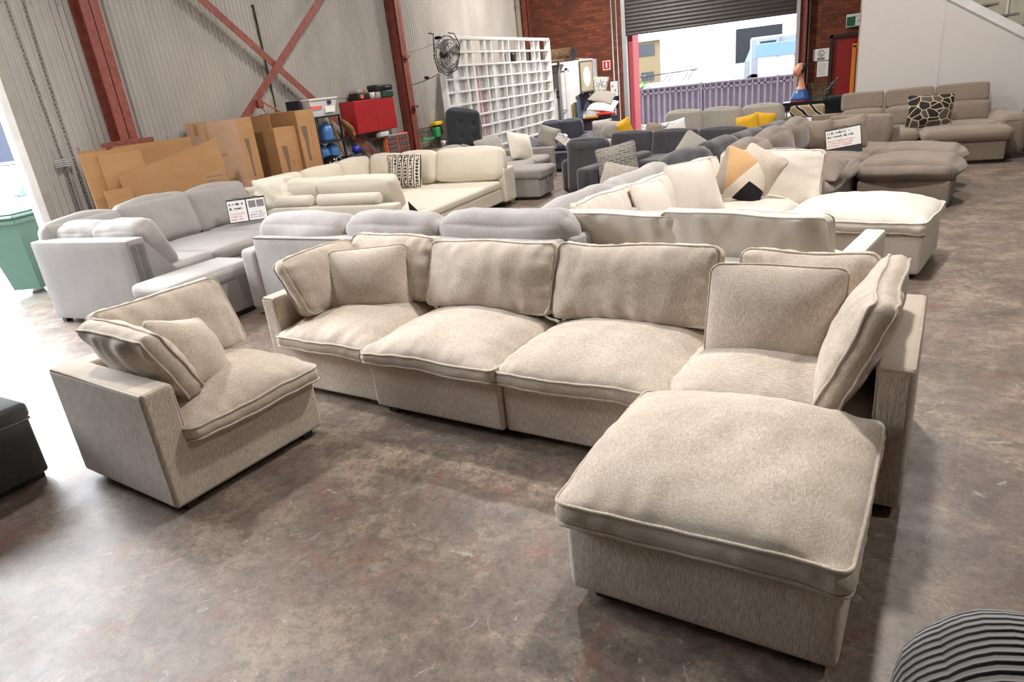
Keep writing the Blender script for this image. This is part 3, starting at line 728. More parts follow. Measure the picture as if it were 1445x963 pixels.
# ------------------------------------------------------------------ sofas
def feet(t, pts, mat=None, h=.045, s=.035, z=0):
    for x, y in pts: MB().bbox((x-s, y-s, z), (x+s, y+s, z+h), .004).build('foot', mat or M_blk, t)
def cloud(kind, label, loc, rz, mat=None, size=(.99, .98), seed=1, group=None, cat='sofa module', bc=(.42, .44), wall=.14, H=.70, basez=.36, bcr=.085, sag=1, name=None, cush='both', seatcrown=.13, bw=None, bx=0, aw=None, ay=0, lean=75):
    """deep slouchy module; local -Y is the open front, +Y the back, arm on -X for a corner"""
    mat = mat or M_beige; fm = M_beigev if mat is M_beige else mat; w_, d_ = size
    t = thing(name or {'corner': 'corner_module', 'armless': 'armless_module', 'ottoman': 'ottoman'}[kind], label, cat, loc, rz, group)
    if kind == 'ottoman':
        put_soft(t, 'base', fm, (0, 0, .045+(basez-.045)/2), (w_, d_, basez-.045), .03, puff=.006, seed=seed)
        put_cushion(t, 'seat_cushion', mat, (0, -.01, basez+.06), (0, 0, 0), w_+.05, d_+.04, band=.09, crown=.15, crown_b=.012, r=.05, wr=.014, seed=seed, wamp=.022, q=.6, p=2.4)
        feet(t, [(sx*(w_/2-.12), sy*(d_/2-.08)) for sx in (-1, 1) for sy in (-1, 1)], h=.05); return t
    ax = wall if kind == 'corner' else 0
    X = [-w_/2, -w_/2+wall, w_/2]; Y = [-d_/2, d_/2-wall, d_/2]; Z = [.045, basez, H]
    occ = [(0, 0, 0), (1, 0, 0), (0, 1, 0), (1, 1, 0), (0, 1, 1), (1, 1, 1)]+([(0, 0, 1)] if kind == 'corner' else [])
    cellframe('frame', X, Y, Z, occ, fm, t, .024)
    m = MB(); e = .007
    m.tube([(-w_/2+.02, d_/2-e, H-e), (w_/2-.02, d_/2-e, H-e)], .004, 6)
    if kind == 'corner':
        m.tube([(-w_/2+e, d_/2-.02, H-e), (-w_/2+e, -d_/2+.02, H-e)], .004, 6)
        m.tube([(-w_/2+e+.01, -d_/2+.006, H-.008), (-w_/2+wall-.03, -d_/2+.006, H-.008), (-w_/2+wall-.008, -d_/2+.006, H-.03), (-w_/2+wall-.003, -d_/2+.006, basez-.0)], .004, 6)
        m.tube([(w_/2-.006, d_/2-e-.01, H-.008), (w_/2-.006, d_/2-wall+.03, H-.008), (w_/2-.006, d_/2-wall+.008, H-.03), (w_/2-.006, d_/2-wall+.003, basez)], .004, 6)
    m.build('piping', mat, t, smooth=True)
    sw, sd = w_-ax+.02, d_-wall+.05
    put_cushion(t, 'seat_cushion', mat, (ax/2+.0, -wall/2-.03, basez+.05), (0, 0, 0), sw, sd, band=.072, crown=seatcrown, crown_b=.005, r=.05, wr=.014, seed=seed+3, wamp=.018, q=.6, p=2.3)
    zc = .945-bc[0]/2
    def slump(P): return P+Vector((0, -.0, 0))+Vector((0, 0, -.03*sag*(P.y/bc[0]*2)))
    if kind == 'armless':
        put_cushion(t, 'back_cushion', mat, (0, d_/2-wall-.085, zc), (R(lean), 0, 0), w_-.01, bc[0]+.02, band=.09, crown=bcr, crown_b=bcr*.7, r=.05, wr=.018, seed=seed+5, wamp=.025, deform=slump)
    else:
        if cush in ('both', 'back'): put_cushion(t, 'back_cushion', mat, (ax/2+.03+bx, d_/2-wall-.085, zc+.01), (R(lean), 0, 0), bw or (w_-ax-.04), bc[0]+.02, band=.09, crown=bcr, crown_b=bcr*.7, r=.05, wr=.016, seed=seed+7, wamp=.025, deform=slump)
        if cush in ('both', 'arm'): put_cushion(t, 'arm_cushion', mat, (-w_/2+ax+.085, -.06+ay, zc-.0), (R(lean-1), 0, R(90)), aw or bc[1]*1.45, bc[0]+.0, band=.095, crown=bcr, crown_b=bcr*.7, r=.05, wr=.016, seed=seed+9, wamp=.025, deform=slump)
    feet(t, [(sx*(w_/2-.1), sy*(d_/2-.07)) for sx in (-1, 1) for sy in (-1, 1)], h=.05)
    return t
def rotz(a, v): return Vector((v[0]*cos(a)-v[1]*sin(a), v[0]*sin(a)+v[1]*cos(a), v[2] if len(v) > 2 else 0))
def frame(ox, oy, a): return lambda x, y, z=0: Vector((ox, oy, 0))+rotz(R(a), (x, y, z))

# --- A: beige modular sofa in the foreground
A = frame(-2.605, 3.202, -7.6); GA = 'beige modular sofa pieces'
cloud('corner', 'beige corner module at the left end of the long foreground sofa', A(-.50, .49), R(-7.6), seed=11, group=GA)
cloud('armless', 'beige armless module of the foreground sofa, beside its left corner', A(.49, .45), R(-7.6), seed=22, group=GA)
cloud('armless', 'beige armless module of the foreground sofa, directly left of its right corner', A(1.485, .47), R(-7.6), seed=37, group=GA)
cloud('corner', 'beige corner module at the right end of the foreground sofa, behind the ottoman', A(2.485, .49), R(-97.6), seed=48, group=GA, bc=(.50, .46))
cloud('ottoman', 'square beige ottoman with plump welted cushion in the right foreground', (-.312, 2.365, 0), R(-7), size=(.955, .95), seed=5, group=GA, cat='ottoman')
cloud('corner', 'beige corner chair standing alone at the left of the foreground', (-3.368, 2.44, 0), R(81), seed=63, group=GA, cat='corner chair', name='corner_chair', wall=.17)
pillow('throw_pillow', 'small beige pillow leaning in the lone corner chair', M_beige, (-3.22, 2.40, .70), (R(62), R(18), R(108)), .52, .42, .12, 3, 'beige throw pillows', pinch=.03)
pillow('throw_pillow', 'beige pillow in the left corner of the foreground sofa', M_beige, A(-.42, .50, .70), (R(66), 0, R(22)), .58, .48, .12, 6, 'beige throw pillows', welt=.005, pinch=.02)
pillow('throw_pillow', 'large beige pillow leaning on the back in the right corner of the foreground sofa', M_beige, A(2.34, .46, .71), (R(72), 0, R(-7)), .64, .50, .11, 9, 'beige throw pillows', welt=.005, pinch=.01)

# --- dark ottoman at the left edge
t = thing('storage_ottoman', 'charcoal storage ottoman cut off by the left edge of the photo', 'ottoman', (-4.16, 1.99, 0), R(-4))
put_soft(t, 'base', M_dgrey, (-.55, -.48, .22), (1.06, .92, .36), .02)
put_soft(t, 'lid', M_dgrey, (-.55, -.48, .445), (1.085, .945, .10), .03, puff=.02)
m = MB(); m.tube([(-1.08, -.94, .395), (-.02, -.94, .395), (-.02, -.02, .395), (-1.08, -.02, .395)], .008, 6, closed=True); m.build('piping', M_dgrey, t, smooth=True)
MB().bbox((-1.05, -.92, 0), (-.05, -.04, .045), .004).build('plinth', M_blk, t)

# --- corduroy armchair, bottom right
M_cord = NT('grey_corduroy'); _c = M_cord.co(); _x = M_cord.n('ShaderNodeSeparateXYZ'); M_cord.l(_c, _x.inputs[0])
_w = M_cord.n('ShaderNodeTexWave', wave_type='BANDS', bands_direction='Y'); M_cord.l(M_cord.co((1, 1, 1)), _w.inputs[0]); _w.inputs['Scale'].default_value = 17; _w.inputs['Distortion'].default_value = .6; _w.inputs['Detail'].default_value = 2
M_cord.set(Base_Color=M_cord.ramp(_w.outputs['Fac'], [(.15, rgb('#4a4745')), (.6, rgb('#726d6a'))]), Roughness=.9, Sheen_Weight=.4); M_cord.bump(_w.outputs['Fac'], .9, .02); M_cord = M_cord.m
t = thing('corduroy_armchair', 'grey wide ribbed corduroy seat back cut off at the bottom right corner', 'armchair', (.60, 1.20, 0), R(2))
put_soft(t, 'backrest', M_cord, (0, 0, .53), (.80, .38, .66), .15, puff=.03, seed=2, n=14, m=6)
put_soft(t, 'seat', M_cord, (0, -.42, .25), (.62, .6, .34), .08, puff=.02)
feet(t, [(-.24, .05), (.24, .05), (-.24, -.62), (.24, -.62)], h=.09)

# --- D: light grey sectional beside the left doorway
D = thing('grey_sectional', 'light grey sectional with tufted back cushions beside the left doorway', 'sectional sofa', (-7.58, 4.20, 0), R(1))
put_soft(D, 'back_frame', M_lgrey, (.74, .10, .47), (1.48, .20, .84), .02)
def wedge(t, x, mat):
    m = MB(); m.prism([(.02, .06), (.55, .06), (.50, .44), (.20, .84), (.02, .84)], -.06, .06, Matrix.Translation((x, 0, 0)) @ Matrix(((0, 0, 1, 0), (1, 0, 0, 0), (0, 1, 0, 0), (0, 0, 0, 1)))); return m.build('side_panel', mat, t)
wedge(D, 1.42, M_lgrey)
put_soft(D, 'back_frame', M_lgrey, (.06, 1.66, .42), (.20, 2.9, .80), .03)
put_soft(D, 'base', M_lgrey, (.72, 1.62, .22), (1.42, 2.9, .34), .03)
for k, (y0, y1) in enumerate(((.22, 1.0), (1.0, 2.05), (2.05, 3.0))):
    put_soft(D, 'seat_cushion', M_lgrey, (.84, (y0+y1)/2, .46), (1.22, y1-y0-.01, .15), .045, puff=.018, seed=k, wr=.004)
put_soft(D, 'seat_cushion', M_lgrey, (.95, .60, .47), (1.0, .75, .14), .05, puff=.01, seed=5)
for k, (y0, y1, zz) in enumerate(((.25, 1.12, .76), (1.12, 2.12, .78), (2.12, 3.08, .76))):
    put_soft(D, 'back_cushion', M_lgrey, (.10, (y0+y1)/2-.12, zz), (y1-y0, .20, .54), .06, (R(-12), 0, R(90)), puff=.045, seed=k+3, wr=.006, wamp=.02, tufts=((-.2, 0), (.2, 0)), tuft=.03)
for k, (x, wd) in enumerate(((.44, .70), (1.06, .70))):
    put_soft(D, 'back_cushion', M_lgrey, (x, .40, .74+.01*k), (wd, .28, .54), .07, (R(22), 0, 0), puff=.03, seed=k+8, wr=.014, wamp=.025)
t = thing('storage_ottoman', 'light grey storage ottoman pushed against the sectional by the left doorway', 'ottoman', (-5.62, 4.50, 0), R(-3))
put_soft(t, 'base', M_lgrey, (0, 0, .22), (.50, 1.0, .34), .015); put_soft(t, 'lid', M_lgrey, (0, 0, .45), (.56, 1.04, .15), .05, puff=.015)
MB().bbox((-.22, -.46, 0), (.22, .46, .05), .004).build('plinth', M_blk, t)
feet(D, [(.08, .06), (1.38, .06), (-.15, 3.0), (1.3, 2.9), (.08, 1.6), (1.3, 1.6)], h=.055)
# --- clipboards with price sheets
def clipboard(label, loc, rot, w_=.46, h=.32, seed=1, two=True, dark_low=0, sc=1):
    t = thing('clipboard', label, 'clipboard', loc, rot=rot, group='price clipboards')
    MB().bbox((-w_/2, 0, -h/2-dark_low), (w_/2, .006, h/2), .002).build('board', M_blk, t)
    n = 2 if two else 1; g = w_/n
    for i in range(n):
        x0 = -w_/2+i*g+.008; m = MB(); m.box((x0, -.004, -h/2+.01), (x0+g-.016, -.001, h/2-.02), mat=0)
        if i == 0: scribble(m, x0+.02, 0, g-.06, h*.38, 2, seed, -.006, 1, .16); scribble(m, x0+.02, -h*.42, g-.06, h*.36, 3, seed+1, -.006, 2, .12)
        else:
            m.box((x0+.02, -.006, .02), (x0+g*.45, -.005, h*.36), mat=3); m.box((x0+g*.5, -.006, .02), (x0+g*.88, -.005, h*.36), mat=3); scribble(m, x0+.02, -h*.4, g*.8, h*.3, 3, seed+4, -.006, 1, .1)
        m.build('price_sheet', [M_paper, M_ink, M_inkr, M_inkg], t)
        mm = MB(); mm.bbox((x0+g*.35, -.012, h/2-.02), (x0+g*.6, .0, h/2+.012), .003); mm.build('clip', M_chrome, t)
    return t
clipboard('price clipboard with two sheets on the light grey sectional, left of the cream throw', (-6.86, 6.52, .74), (R(-14), 0, R(38)), .48, .30, 4)
# cream shaggy pillow
pl_ = cushion(.55, .42, band=.02, crown=.09, r=.03, pinch=.03, seed=71, nx=50, ny=44, wr=.035, welt=0, wamp=.05)[0]
tag(pl_.build('shaggy_pillow', M_cream, None, (-6.92, 7.10, .84), (R(72), 0, R(35)), smooth=True), 'cream ruched fluffy pillow behind the price clipboard on the grey sectional', 'pillow')
pillow('throw_pillow', 'small white pillow peeping between the back cushions of the doorway sectional', M_cream, (-6.86, 4.62, .82), (R(80), 0, R(15)), .36, .34, .06, 14)

# --- E: pale grey sectional seen from behind
E_ = thing('pale_grey_sectional', 'pale grey chenille sectional seen from behind, between the beige and ivory sofas', 'sectional sofa', (-5.02, 4.72, 0), R(-4))
put_soft(E_, 'back_frame', M_lgrey2, (1.62, .12, .425), (3.24, .22, .75), .03, puff=.004)
put_soft(E_, 'arm', M_lgrey2, (-.10, .50, .36), (.22, 1.0, .63), .05, puff=.006)
m = MB(); m.tube([(.02, .012, .79), (3.2, .012, .79)], .006, 6); m.build('piping', M_lgrey2, E_, smooth=True)
put_soft(E_, 'base', M_lgrey2, (1.6, .62, .22), (3.16, .84, .34), .03)
for k in range(3): put_soft(E_, 'seat_cushion', M_lgrey2, (.53+k*1.06, .66, .46), (1.05, .84, .16), .06, puff=.02, seed=k)
for k, (x, wd) in enumerate(((.55, 1.10), (1.58, 1.0), (2.68, 1.18))):
    put_soft(E_, 'back_cushion', M_lgrey2, (x, .26, .76), (wd, .30, .40), .11, (R(14), 0, R(1-k)), puff=.035, seed=k*5+3, wr=.012, wamp=.03)
a_ = R(-6); fr = lambda x, y, z: (3.3+x*cos(a_)-y*sin(a_), .02+x*sin(a_)+y*cos(a_), z)
put_soft(E_, 'back_frame', M_lgrey2, fr(-.08, 1.55, .425), (.20, 2.9, .75), .03, (0, 0, a_))
put_soft(E_, 'base', M_lgrey2, fr(-.62, 1.85, .22), (.9, 2.3, .34), .03, (0, 0, a_))
for k, (y, L_) in enumerate(((.72, 1.22), (1.98, 1.28))):
    put_soft(E_, 'seat_cushion', M_lgrey2, fr(-.68, .95+k*1.1, .46), (.86, 1.08, .16), .06, (0, 0, a_), puff=.02, seed=k+7)
    put_soft(E_, 'back_cushion', M_lgrey2, fr(-.34, y, .76), (L_, .28, .46), .12, (R(-12), 0, a_+R(-90)), puff=.035, seed=k*5+31, wr=.012, wamp=.03)
feet(E_, [(.1, .08), (1.6, .08), (3.1, .08), (-.1, .9), (1.6, 1.0)], h=.055)

# --- H: white slipcovered sectional
HF = frame(-2.08, 4.83, -14); GH = 'white modular sofa pieces'; hs = (1.1, 1.1); kw = dict(mat=M_white, size=hs, group=GH, bc=(.52, .50), bcr=.06, H=.67, lean=83)
cloud('corner', 'white corner module nearest the beige sofa, at the left of its near row', HF(.55, .55), R(-14+90), seed=101, aw=1.02, ay=-.06, **kw)
cloud('corner', 'white corner module with a bare arm, at the right of the near row', HF(1.70, .55), R(-14+180), seed=112, cush='back', bw=1.10, bx=.04, **kw)
cloud('armless', 'white armless module in the middle of the left run', HF(.55, 1.65), R(-14+90), seed=123, **kw)
cloud('corner', 'white corner module at the far end, holding the tan and black pillow', HF(.55, 2.76), R(-14), seed=134, bw=1.04, bx=.10, **kw)
cloud('ottoman', 'white slipcovered ottoman with welted cushion at the open right side', HF(1.78, 2.58), R(-14), mat=M_white, size=(1.12, .92), seed=145, group=GH, cat='ottoman', basez=.38)
def m_tanpillow():
    t = NT('tan_black_pattern'); c = t.co(); s = t.n('ShaderNodeSeparateXYZ'); t.l(c, s.inputs[0])
    def lin(a, b, off):   # a*x+b*y > off
        m1 = t.n('ShaderNodeMath', operation='MULTIPLY'); t.l(s.outputs[0], m1.inputs[0]); m1.inputs[1].default_value = a
        m2 = t.n('ShaderNodeMath', operation='MULTIPLY_ADD'); t.l(s.outputs[1], m2.inputs[0]); m2.inputs[1].default_value = b; t.l(m1.outputs[0], m2.inputs[2])
        g = t.n('ShaderNodeMath', operation='GREATER_THAN'); t.l(m2.outputs[0], g.inputs[0]); g.inputs[1].default_value = off; return g.outputs[0]
    def mul(a, b): m = t.n('ShaderNodeMath', operation='MULTIPLY'); t.l(a, m.inputs[0]); t.l(b, m.inputs[1]); return m.outputs[0]
    col = t.mix(lin(-1, .55, .0), rgb('#ded3c4'), rgb('#c79f72'))
    col = t.mix(lin(-1, -.25, .17), col, rgb('#9d9284'))
    col = t.mix(mul(lin(1, -.5, .10), lin(-.2, -1, .04)), col, rgb('#17171a'))
    n = t.noise(t.co(), 90, 3, .6); t.set(Base_Color=col, Roughness=1); t.bump(n, .9, .01); return t.m
pillow('patterned_pillow', 'tan, cream and black tufted pillow on the white sectional', m_tanpillow(), HF(.66, 2.58, .80), (R(66), R(22), R(6)), .50, .50, .10, 21)
pillow('throw_pillow', 'speckled grey beige pillow tucked behind the tan and black one', M_beige, HF(.78, 2.70, .84), (R(72), R(30), R(-2)), .42, .42, .09, 22)
pillow('throw_pillow', 'white welted pillow leaning on the left run, just in front of the tan pillow', M_white, HF(.40, 2.02, .76), (R(68), 0, R(50)), .58, .56, .10, 23, welt=.006)
pillow('throw_pillow', 'white pillow slumped on the left run nearest the near row', M_white, HF(.36, 1.25, .74), (R(66), R(6), R(72)), .54, .50, .10, 24, welt=.005)

# --- I: taupe chenille sectional
I_ = thing('taupe_sectional', 'taupe chenille sectional behind the white one', 'sectional sofa', (-1.28, 8.02, 0), R(-10.5))
put_soft(I_, 'arm', M_taupe, (.62, .10, .34), (1.16, .20, .60), .04)
put_soft(I_, 'back_frame', M_taupe, (.10, 1.70, .40), (.20, 3.3, .72), .04)
put_soft(I_, 'base', M_taupe, (.62, 1.75, .21), (1.14, 3.1, .32), .03)
for k in range(3): put_soft(I_, 'seat_cushion', M_taupe, (.72, .62+k*1.03, .45), (1.04, 1.02, .20), .09, puff=.03, seed=k+2, wr=.008)
for k in range(3): put_soft(I_, 'back_cushion', M_taupe, (.27, .58+k*1.05, .75), (1.06, .32, .46), .13, (R(-10), 0, R(90)), puff=.04, seed=k*3+5, wr=.012, wamp=.03)
I2 = thing('taupe_corner_seat', 'taupe corner seat with a high back, at the far end of the taupe sectional', 'sofa module', (-.35, 10.95, 0), R(-24))
put_soft(I2, 'back_frame', M_taupe, (.40, .88, .40), (.98, .16, .72), .04); put_soft(I2, 'base', M_taupe, (.45, .42, .21), (1.24, .84, .32), .03)
put_soft(I2, 'seat_cushion', M_taupe, (.45, .36, .45), (1.22, .86, .20), .09, puff=.03, seed=2, wr=.008)
put_soft(I2, 'back_cushion', M_taupe, (.40, .74, .72), (.86, .16, .42), .045, (R(-10), 0, 0), puff=.012, seed=19, wr=.004, wamp=.01)
def puff_ott(label, loc, rz, seed, w_=.98, d_=.78):
    t = thing('ottoman', label, 'ottoman', loc, rz, 'taupe ottomans')
    put_soft(t, 'base', M_taupe, (0, 0, .175), (w_, d_, .29), .025, puff=.004); put_soft(t, 'cushion', M_taupe, (0, 0, .42), (w_+.07, d_+.07, .22), .108, puff=.06, seed=seed, wr=.008, wamp=.02, n=14, m=5)
    feet(t, [(sx*(w_/2-.06), sy*(d_/2-.06)) for sx in (-1, 1) for sy in (-1, 1)], h=.035); return t
puff_ott('taupe ottoman with puffed cushion, the nearer of the two by the open floor', (.84, 9.72, 0), R(-12), 3)
puff_ott('taupe ottoman with puffed cushion, mostly hidden behind the nearer one', (.98, 10.72, 0), R(-10), 8)
put = pillow('throw_pillow', 'large taupe cushion lying on the near seat of the taupe sectional', M_taupe, (-.34, 8.50, .70), (R(14), R(10), R(-12)), .92, .62, .13, 31, pinch=.02)
pillow('throw_pillow', 'dark taupe pillow standing left of the price clipboard on the taupe sectional', M_taupe2, (-.24, 10.72, .76), (R(74), 0, R(2)), .42, .42, .10, 32)
pillow('throw_pillow', 'dark taupe pillow standing right of the price clipboard on the taupe sectional', M_taupe2, (.18, 10.80, .76), (R(76), R(-10), R(-12)), .46, .44, .10, 33)
clipboard('price clipboard with handwriting on the taupe sectional, between two pillows', (.10, 10.42, .75), (R(-16), R(-9), R(-8)), .44, .27, 9, two=False, dark_low=.09)

# --- G: taupe tweed sofa with headrests in front of the white partition
G_ = thing('headrest_sofa', 'taupe tweed sofa with raised headrests and storage chaise before the white partition', 'sectional sofa', (0, 12.42, 0), R(2))
put_soft(G_, 'chaise_base', M_taupe2, (1.80, .78, .19), (1.06, 1.55, .28), .02)
put_soft(G_, 'chaise_cushion', M_taupe2, (1.83, .75, .43), (1.14, 1.62, .20), .08, puff=.02, seed=3, wr=.004)
MB().bbox((1.30, .04, 0), (2.32, 1.5, .05), .004).build('plinth', M_blk, G_)
put_soft(G_, 'pull_tab', M_taupe2, (1.72, -.03, .27), (.06, .03, .13), .01)
put_soft(G_, 'base', M_taupe2, (-.05, .98, .19), (2.26, 1.0, .28), .02)
for k, x in enumerate((-.06, .80)): put_soft(G_, 'seat_cushion', M_taupe2, (x, .90, .42), (.86, 1.06, .20), .07, puff=.02, seed=k, wr=.004)
for k, x in enumerate((.46, 1.18, 1.95)):
    wd = (.66, .72, .76)[k]
    put_soft(G_, 'back_cushion', M_taupe2, (x, 1.42, .64), (wd, .26, .34), .07, (R(-10), 0, 0), puff=.02, seed=k+20)
    put_soft(G_, 'headrest', M_taupe2, (x, 1.60, .94), (wd, .12, .30), .04, (R(-14), 0, 0), puff=.008, seed=k+30)
    for sx in (-1, 1): MB().cyl((x+sx*.2, 1.56, .70), (x+sx*.2, 1.60, .88), .008).build('headrest_bar', M_chrome, G_)
put_soft(G_, 'back_frame', M_taupe2, (.6, 1.72, .40), (3.4, .16, .72), .03)
put_soft(G_, 'arm', M_taupe2, (2.48, .98, .36), (.34, 1.3, .60), .10, puff=.01, n=8, m=5)
put_soft(G_, 'arm', M_taupe2, (-.50, 1.2, .44), (.60, .9, .46), .05)
m = MB(); m.tube([(2.23+.15*cos(a), .325, .44+.14*sin(a)) for a in [pi, 2.6, 2.1, 1.57]]+[(2.52, .325, .58)], .006, 6); m.build('piping', M_taupe2, G_)
def m_geo():
    t = NT('black_gold_geometric'); v = t.n('ShaderNodeTexVoronoi', feature='DISTANCE_TO_EDGE'); t.l(t.co((6.5, 8, 9)), v.inputs['Vector']); v.inputs['Scale'].default_value = 1; v.inputs['Randomness'].default_value = .9
    v2 = t.n('ShaderNodeTexVoronoi'); t.l(t.co((6.5, 8, 9)), v2.inputs['Vector']); v2.inputs['Scale'].default_value = 1; v2.inputs['Randomness'].default_value = .9
    bw = t.n('ShaderNodeRGBToBW'); t.l(v2.outputs['Color'], bw.inputs[0])
    col = t.ramp(bw.outputs[0], [(.0, rgb('#17150f')), (.42, rgb('#4e463f')), (.6, rgb('#1c1a19'))], 'CONSTANT')
    col = t.mix(t.ramp(v.outputs['Distance'], [(.03, 1), (.05, 0)]), col, rgb('#c2ab8c')); t.set(Base_Color=col, Roughness=.8); return t.m
pillow('patterned_pillow', 'black and gold geometric pillow on the headrest sofa', m_geo(), (1.36, 13.18, .76), (R(76), R(2), R(2)), .66, .52, .11, 41)
t = thing('grey_recliner', 'grey upholstered chair cut off by the right edge beside the headrest sofa', 'armchair', (3.22, 12.95, 0), R(2))
put_soft(t, 'base', M_mgrey, (0, .5, .33), (.9, 1.0, .54), .05); put_soft(t, 'arm', M_mgrey, (-.36, .5, .38), (.2, 1.02, .62), .07); put_soft(t, 'backrest', M_mgrey, (.1, 1.0, .6), (.7, .25, .62), .09); MB().bbox((-.42, .05, 0), (.42, .95, .06), .004).build('plinth', M_blk, t)

# --- F: ivory sofa bed
F_ = thing('ivory_sofa_bed', 'ivory U shaped sofa bed pulled out flat, in front of the corrugated wall', 'sofa bed', (-7.75, 6.98, 0), R(0))
put_soft(F_, 'back_frame', M_ivory, (1.42, .10, .35), (2.84, .18, .62), .03)
put_soft(F_, 'base', M_ivory, (1.45, 1.75, .20), (2.80, 3.3, .22), .03)
for k, (x0, x1) in enumerate(((.1, 1.45), (1.45, 2.86))):
    put_soft(F_, 'mattress', M_ivory, ((x0+x1)/2, 1.72, .375), (x1-x0-.005, 3.18, .13), .04, puff=.006, seed=k)
for k, (x, wd) in enumerate(((1.05, .92), (2.08, 1.22))):
    put_soft(F_, 'back_cushion', M_ivory, (x, .38, .75), (wd, .22, .46), .06, (R(18), 0, 0), puff=.02, seed=k+3, wr=.006)
put_soft(F_, 'back_cushion', M_ivory, (.30, .40, .68), (.66, .24, .42), .08, (R(14), 0, 0), puff=.02, seed=7, wr=.006)
for k, (x, wd) in enumerate(((1.18, .66), (2.10, 1.0))):
    m = MB(); nn = 20; pr = [(.001, -wd/2)]+[(.078*sin(a), -wd/2+.03*(1-cos(a))) for a in (.5, 1.0, 1.57)]+[(.078, wd/2-.03)]+[(.078*sin(a), wd/2-.03*(1-cos(a))) for a in (1.0, .5)][::1]+[(.001, wd/2)]
    m.lathe(pr, nn, M=Matrix.Rotation(R(90), 4, 'Y')); m.build('bolster', M_ivory, F_, (x, .10, .73), smooth=True)
put_soft(F_, 'back_frame', M_ivory, (1.55, 3.40, .33), (2.7, .16, .56), .03)
for k, (x, wd) in enumerate(((.62, .62), (1.28, .70), (2.28, 1.22))):
    put_soft(F_, 'back_cushion', M_ivory, (x, 3.16, .71), (wd, .24, .50), .07, (R(-14), 0, 0), puff=.035, seed=k+13, wr=.01, wamp=.015)
put_soft(F_, 'arm', M_ivory, (2.88, 3.25, .36), (.12, .40, .54), .03)
put_soft(F_, 'back_frame', M_ivory, (-.05, 1.75, .33), (.16, 3.3, .56), .03)
for k, (y, L_) in enumerate(((1.0, .9), (1.95, .95), (2.85, .85))):
    put_soft(F_, 'back_cushion', M_ivory, (.14, y, .72), (L_, .24, .46), .07, (R(-14), 0, R(90)), puff=.03, seed=k+17, wr=.008, wamp=.02)
for x, y in ((.1, .1), (2.8, .12), (2.84, 3.36), (.1, 3.3), (2.8, 1.8)): MB().tube([(x, y, 0), (x, y, .12)], [.016, .026], 10).build('foot', M_wood, F_)
m = MB(); m.prism([(0, 0), (.16, 0), (0, .16)], 0, .01, Matrix.Translation((2.70, .55, .44)) @ Matrix.Rotation(R(90), 4, 'X')); m.build('hinge', M_blk, F_)
def m_stripe(name, a='#26242a', b='#cfc6b8'):
    t = NT(name); w1 = t.n('ShaderNodeTexWave', wave_type='BANDS', bands_direction='X'); t.l(t.co(), w1.inputs[0]); w1.inputs['Scale'].default_value = 3.2; w1.inputs['Distortion'].default_value = 0
    ch = t.n('ShaderNodeTexChecker'); t.l(t.co((1, 1, 1), (0, 0, R(45))), ch.inputs[0]); ch.inputs['Scale'].default_value = 26
    w2 = t.n('ShaderNodeTexWave', wave_type='BANDS', bands_direction='X'); t.l(t.co(), w2.inputs[0]); w2.inputs['Scale'].default_value = 9; w2.inputs['Distortion'].default_value = 0
    f = t.mix(t.ramp(w1.outputs['Fac'], [(.5, 0), (.52, 1)]), t.ramp(w2.outputs['Fac'], [(.55, 0), (.6, 1)]), ch.outputs['Fac'])
    t.set(Base_Color=t.mix(f, rgb(b), rgb(a)), Roughness=.95); return t.m
pillow('patterned_pillow', 'black and cream striped tribal pillow on the ivory sofa bed', m_stripe('tribal_stripe'), (-6.50, 9.72, .72), (R(76), R(4), R(10)), .62, .56, .09, 51)
pillow('throw_pillow', 'small grey pillow lying on the ivory frame behind the fluffy one', M_lgrey2, (-6.7, 7.35, .64), (R(20), 0, R(5)), .34, .3, .06, 52)

# --- L: light grey sofa against the white lattice
L_ = thing('grey_lattice_sofa', 'light grey sofa with storage chaise against the white lattice screen', 'sectional sofa', (-6.62, 10.60, 0), R(0))
put_soft(L_, 'chaise_base', M_mgrey, (1.40, .36, .20), (1.50, .68, .30), .02); put_soft(L_, 'chaise_cushion', M_mgrey, (1.42, .38, .43), (1.56, .74, .18), .05, puff=.012)
MB().bbox((.7, .05, 0), (2.1, .66, .055), .004).build('plinth', M_blk, L_)
put_soft(L_, 'pull_tab', M_mgrey, (2.17, .38, .30), (.03, .05, .12), .01)
put_soft(L_, 'base', M_mgrey, (.74, 1.5, .20), (1.3, 2.2, .32), .02); put_soft(L_, 'back_frame', M_mgrey, (.08, 1.25, .38), (.16, 2.6, .66), .03)
for k in range(2): put_soft(L_, 'seat_cushion', M_mgrey, (.86, 1.15+k*.82, .42), (1.2, .81, .16), .06, puff=.02, seed=k)
for k in range(3): put_soft(L_, 'back_cushion', M_mgrey, (.30, .45+k*.80, .70), (.80, .22, .46), .08, (R(-14), 0, R(90)), puff=.03, seed=k+3, wr=.008)
put_soft(L_, 'arm', M_mgrey, (.80, 2.48, .33), (1.40, .16, .58), .03)
pillow('throw_pillow', 'plump cream pillow leaning on the light grey lattice sofa', M_cream, (-5.52, 12.35, .74), (R(64), R(12), R(62)), .56, .54, .12, 61, pinch=.03)
pillow('throw_pillow', 'grey pillow leaning beside the plump cream one on the lattice sofa', M_mgrey, (-5.98, 11.88, .74), (R(66), R(-6), R(72)), .54, .52, .10, 62)
pillow('throw_pillow', 'crumpled pale pillow at the near end of the lattice sofa', M_lgrey2, (-6.15, 10.75, .74), (R(60), 0, R(40)), .55, .40, .09, 63)
dk = softbox(.70, .20, .70, r=.08, puff=.03, seed=4, wamp=.02, tufts=((-.13, .08), (.16, .08), (-.13, -.16), (.16, -.16)), tuft=.045, n=22).build('tufted_cushion', M_black, None, (-6.36, 11.72, 1.18), (R(-12), R(10), R(58)), smooth=True)
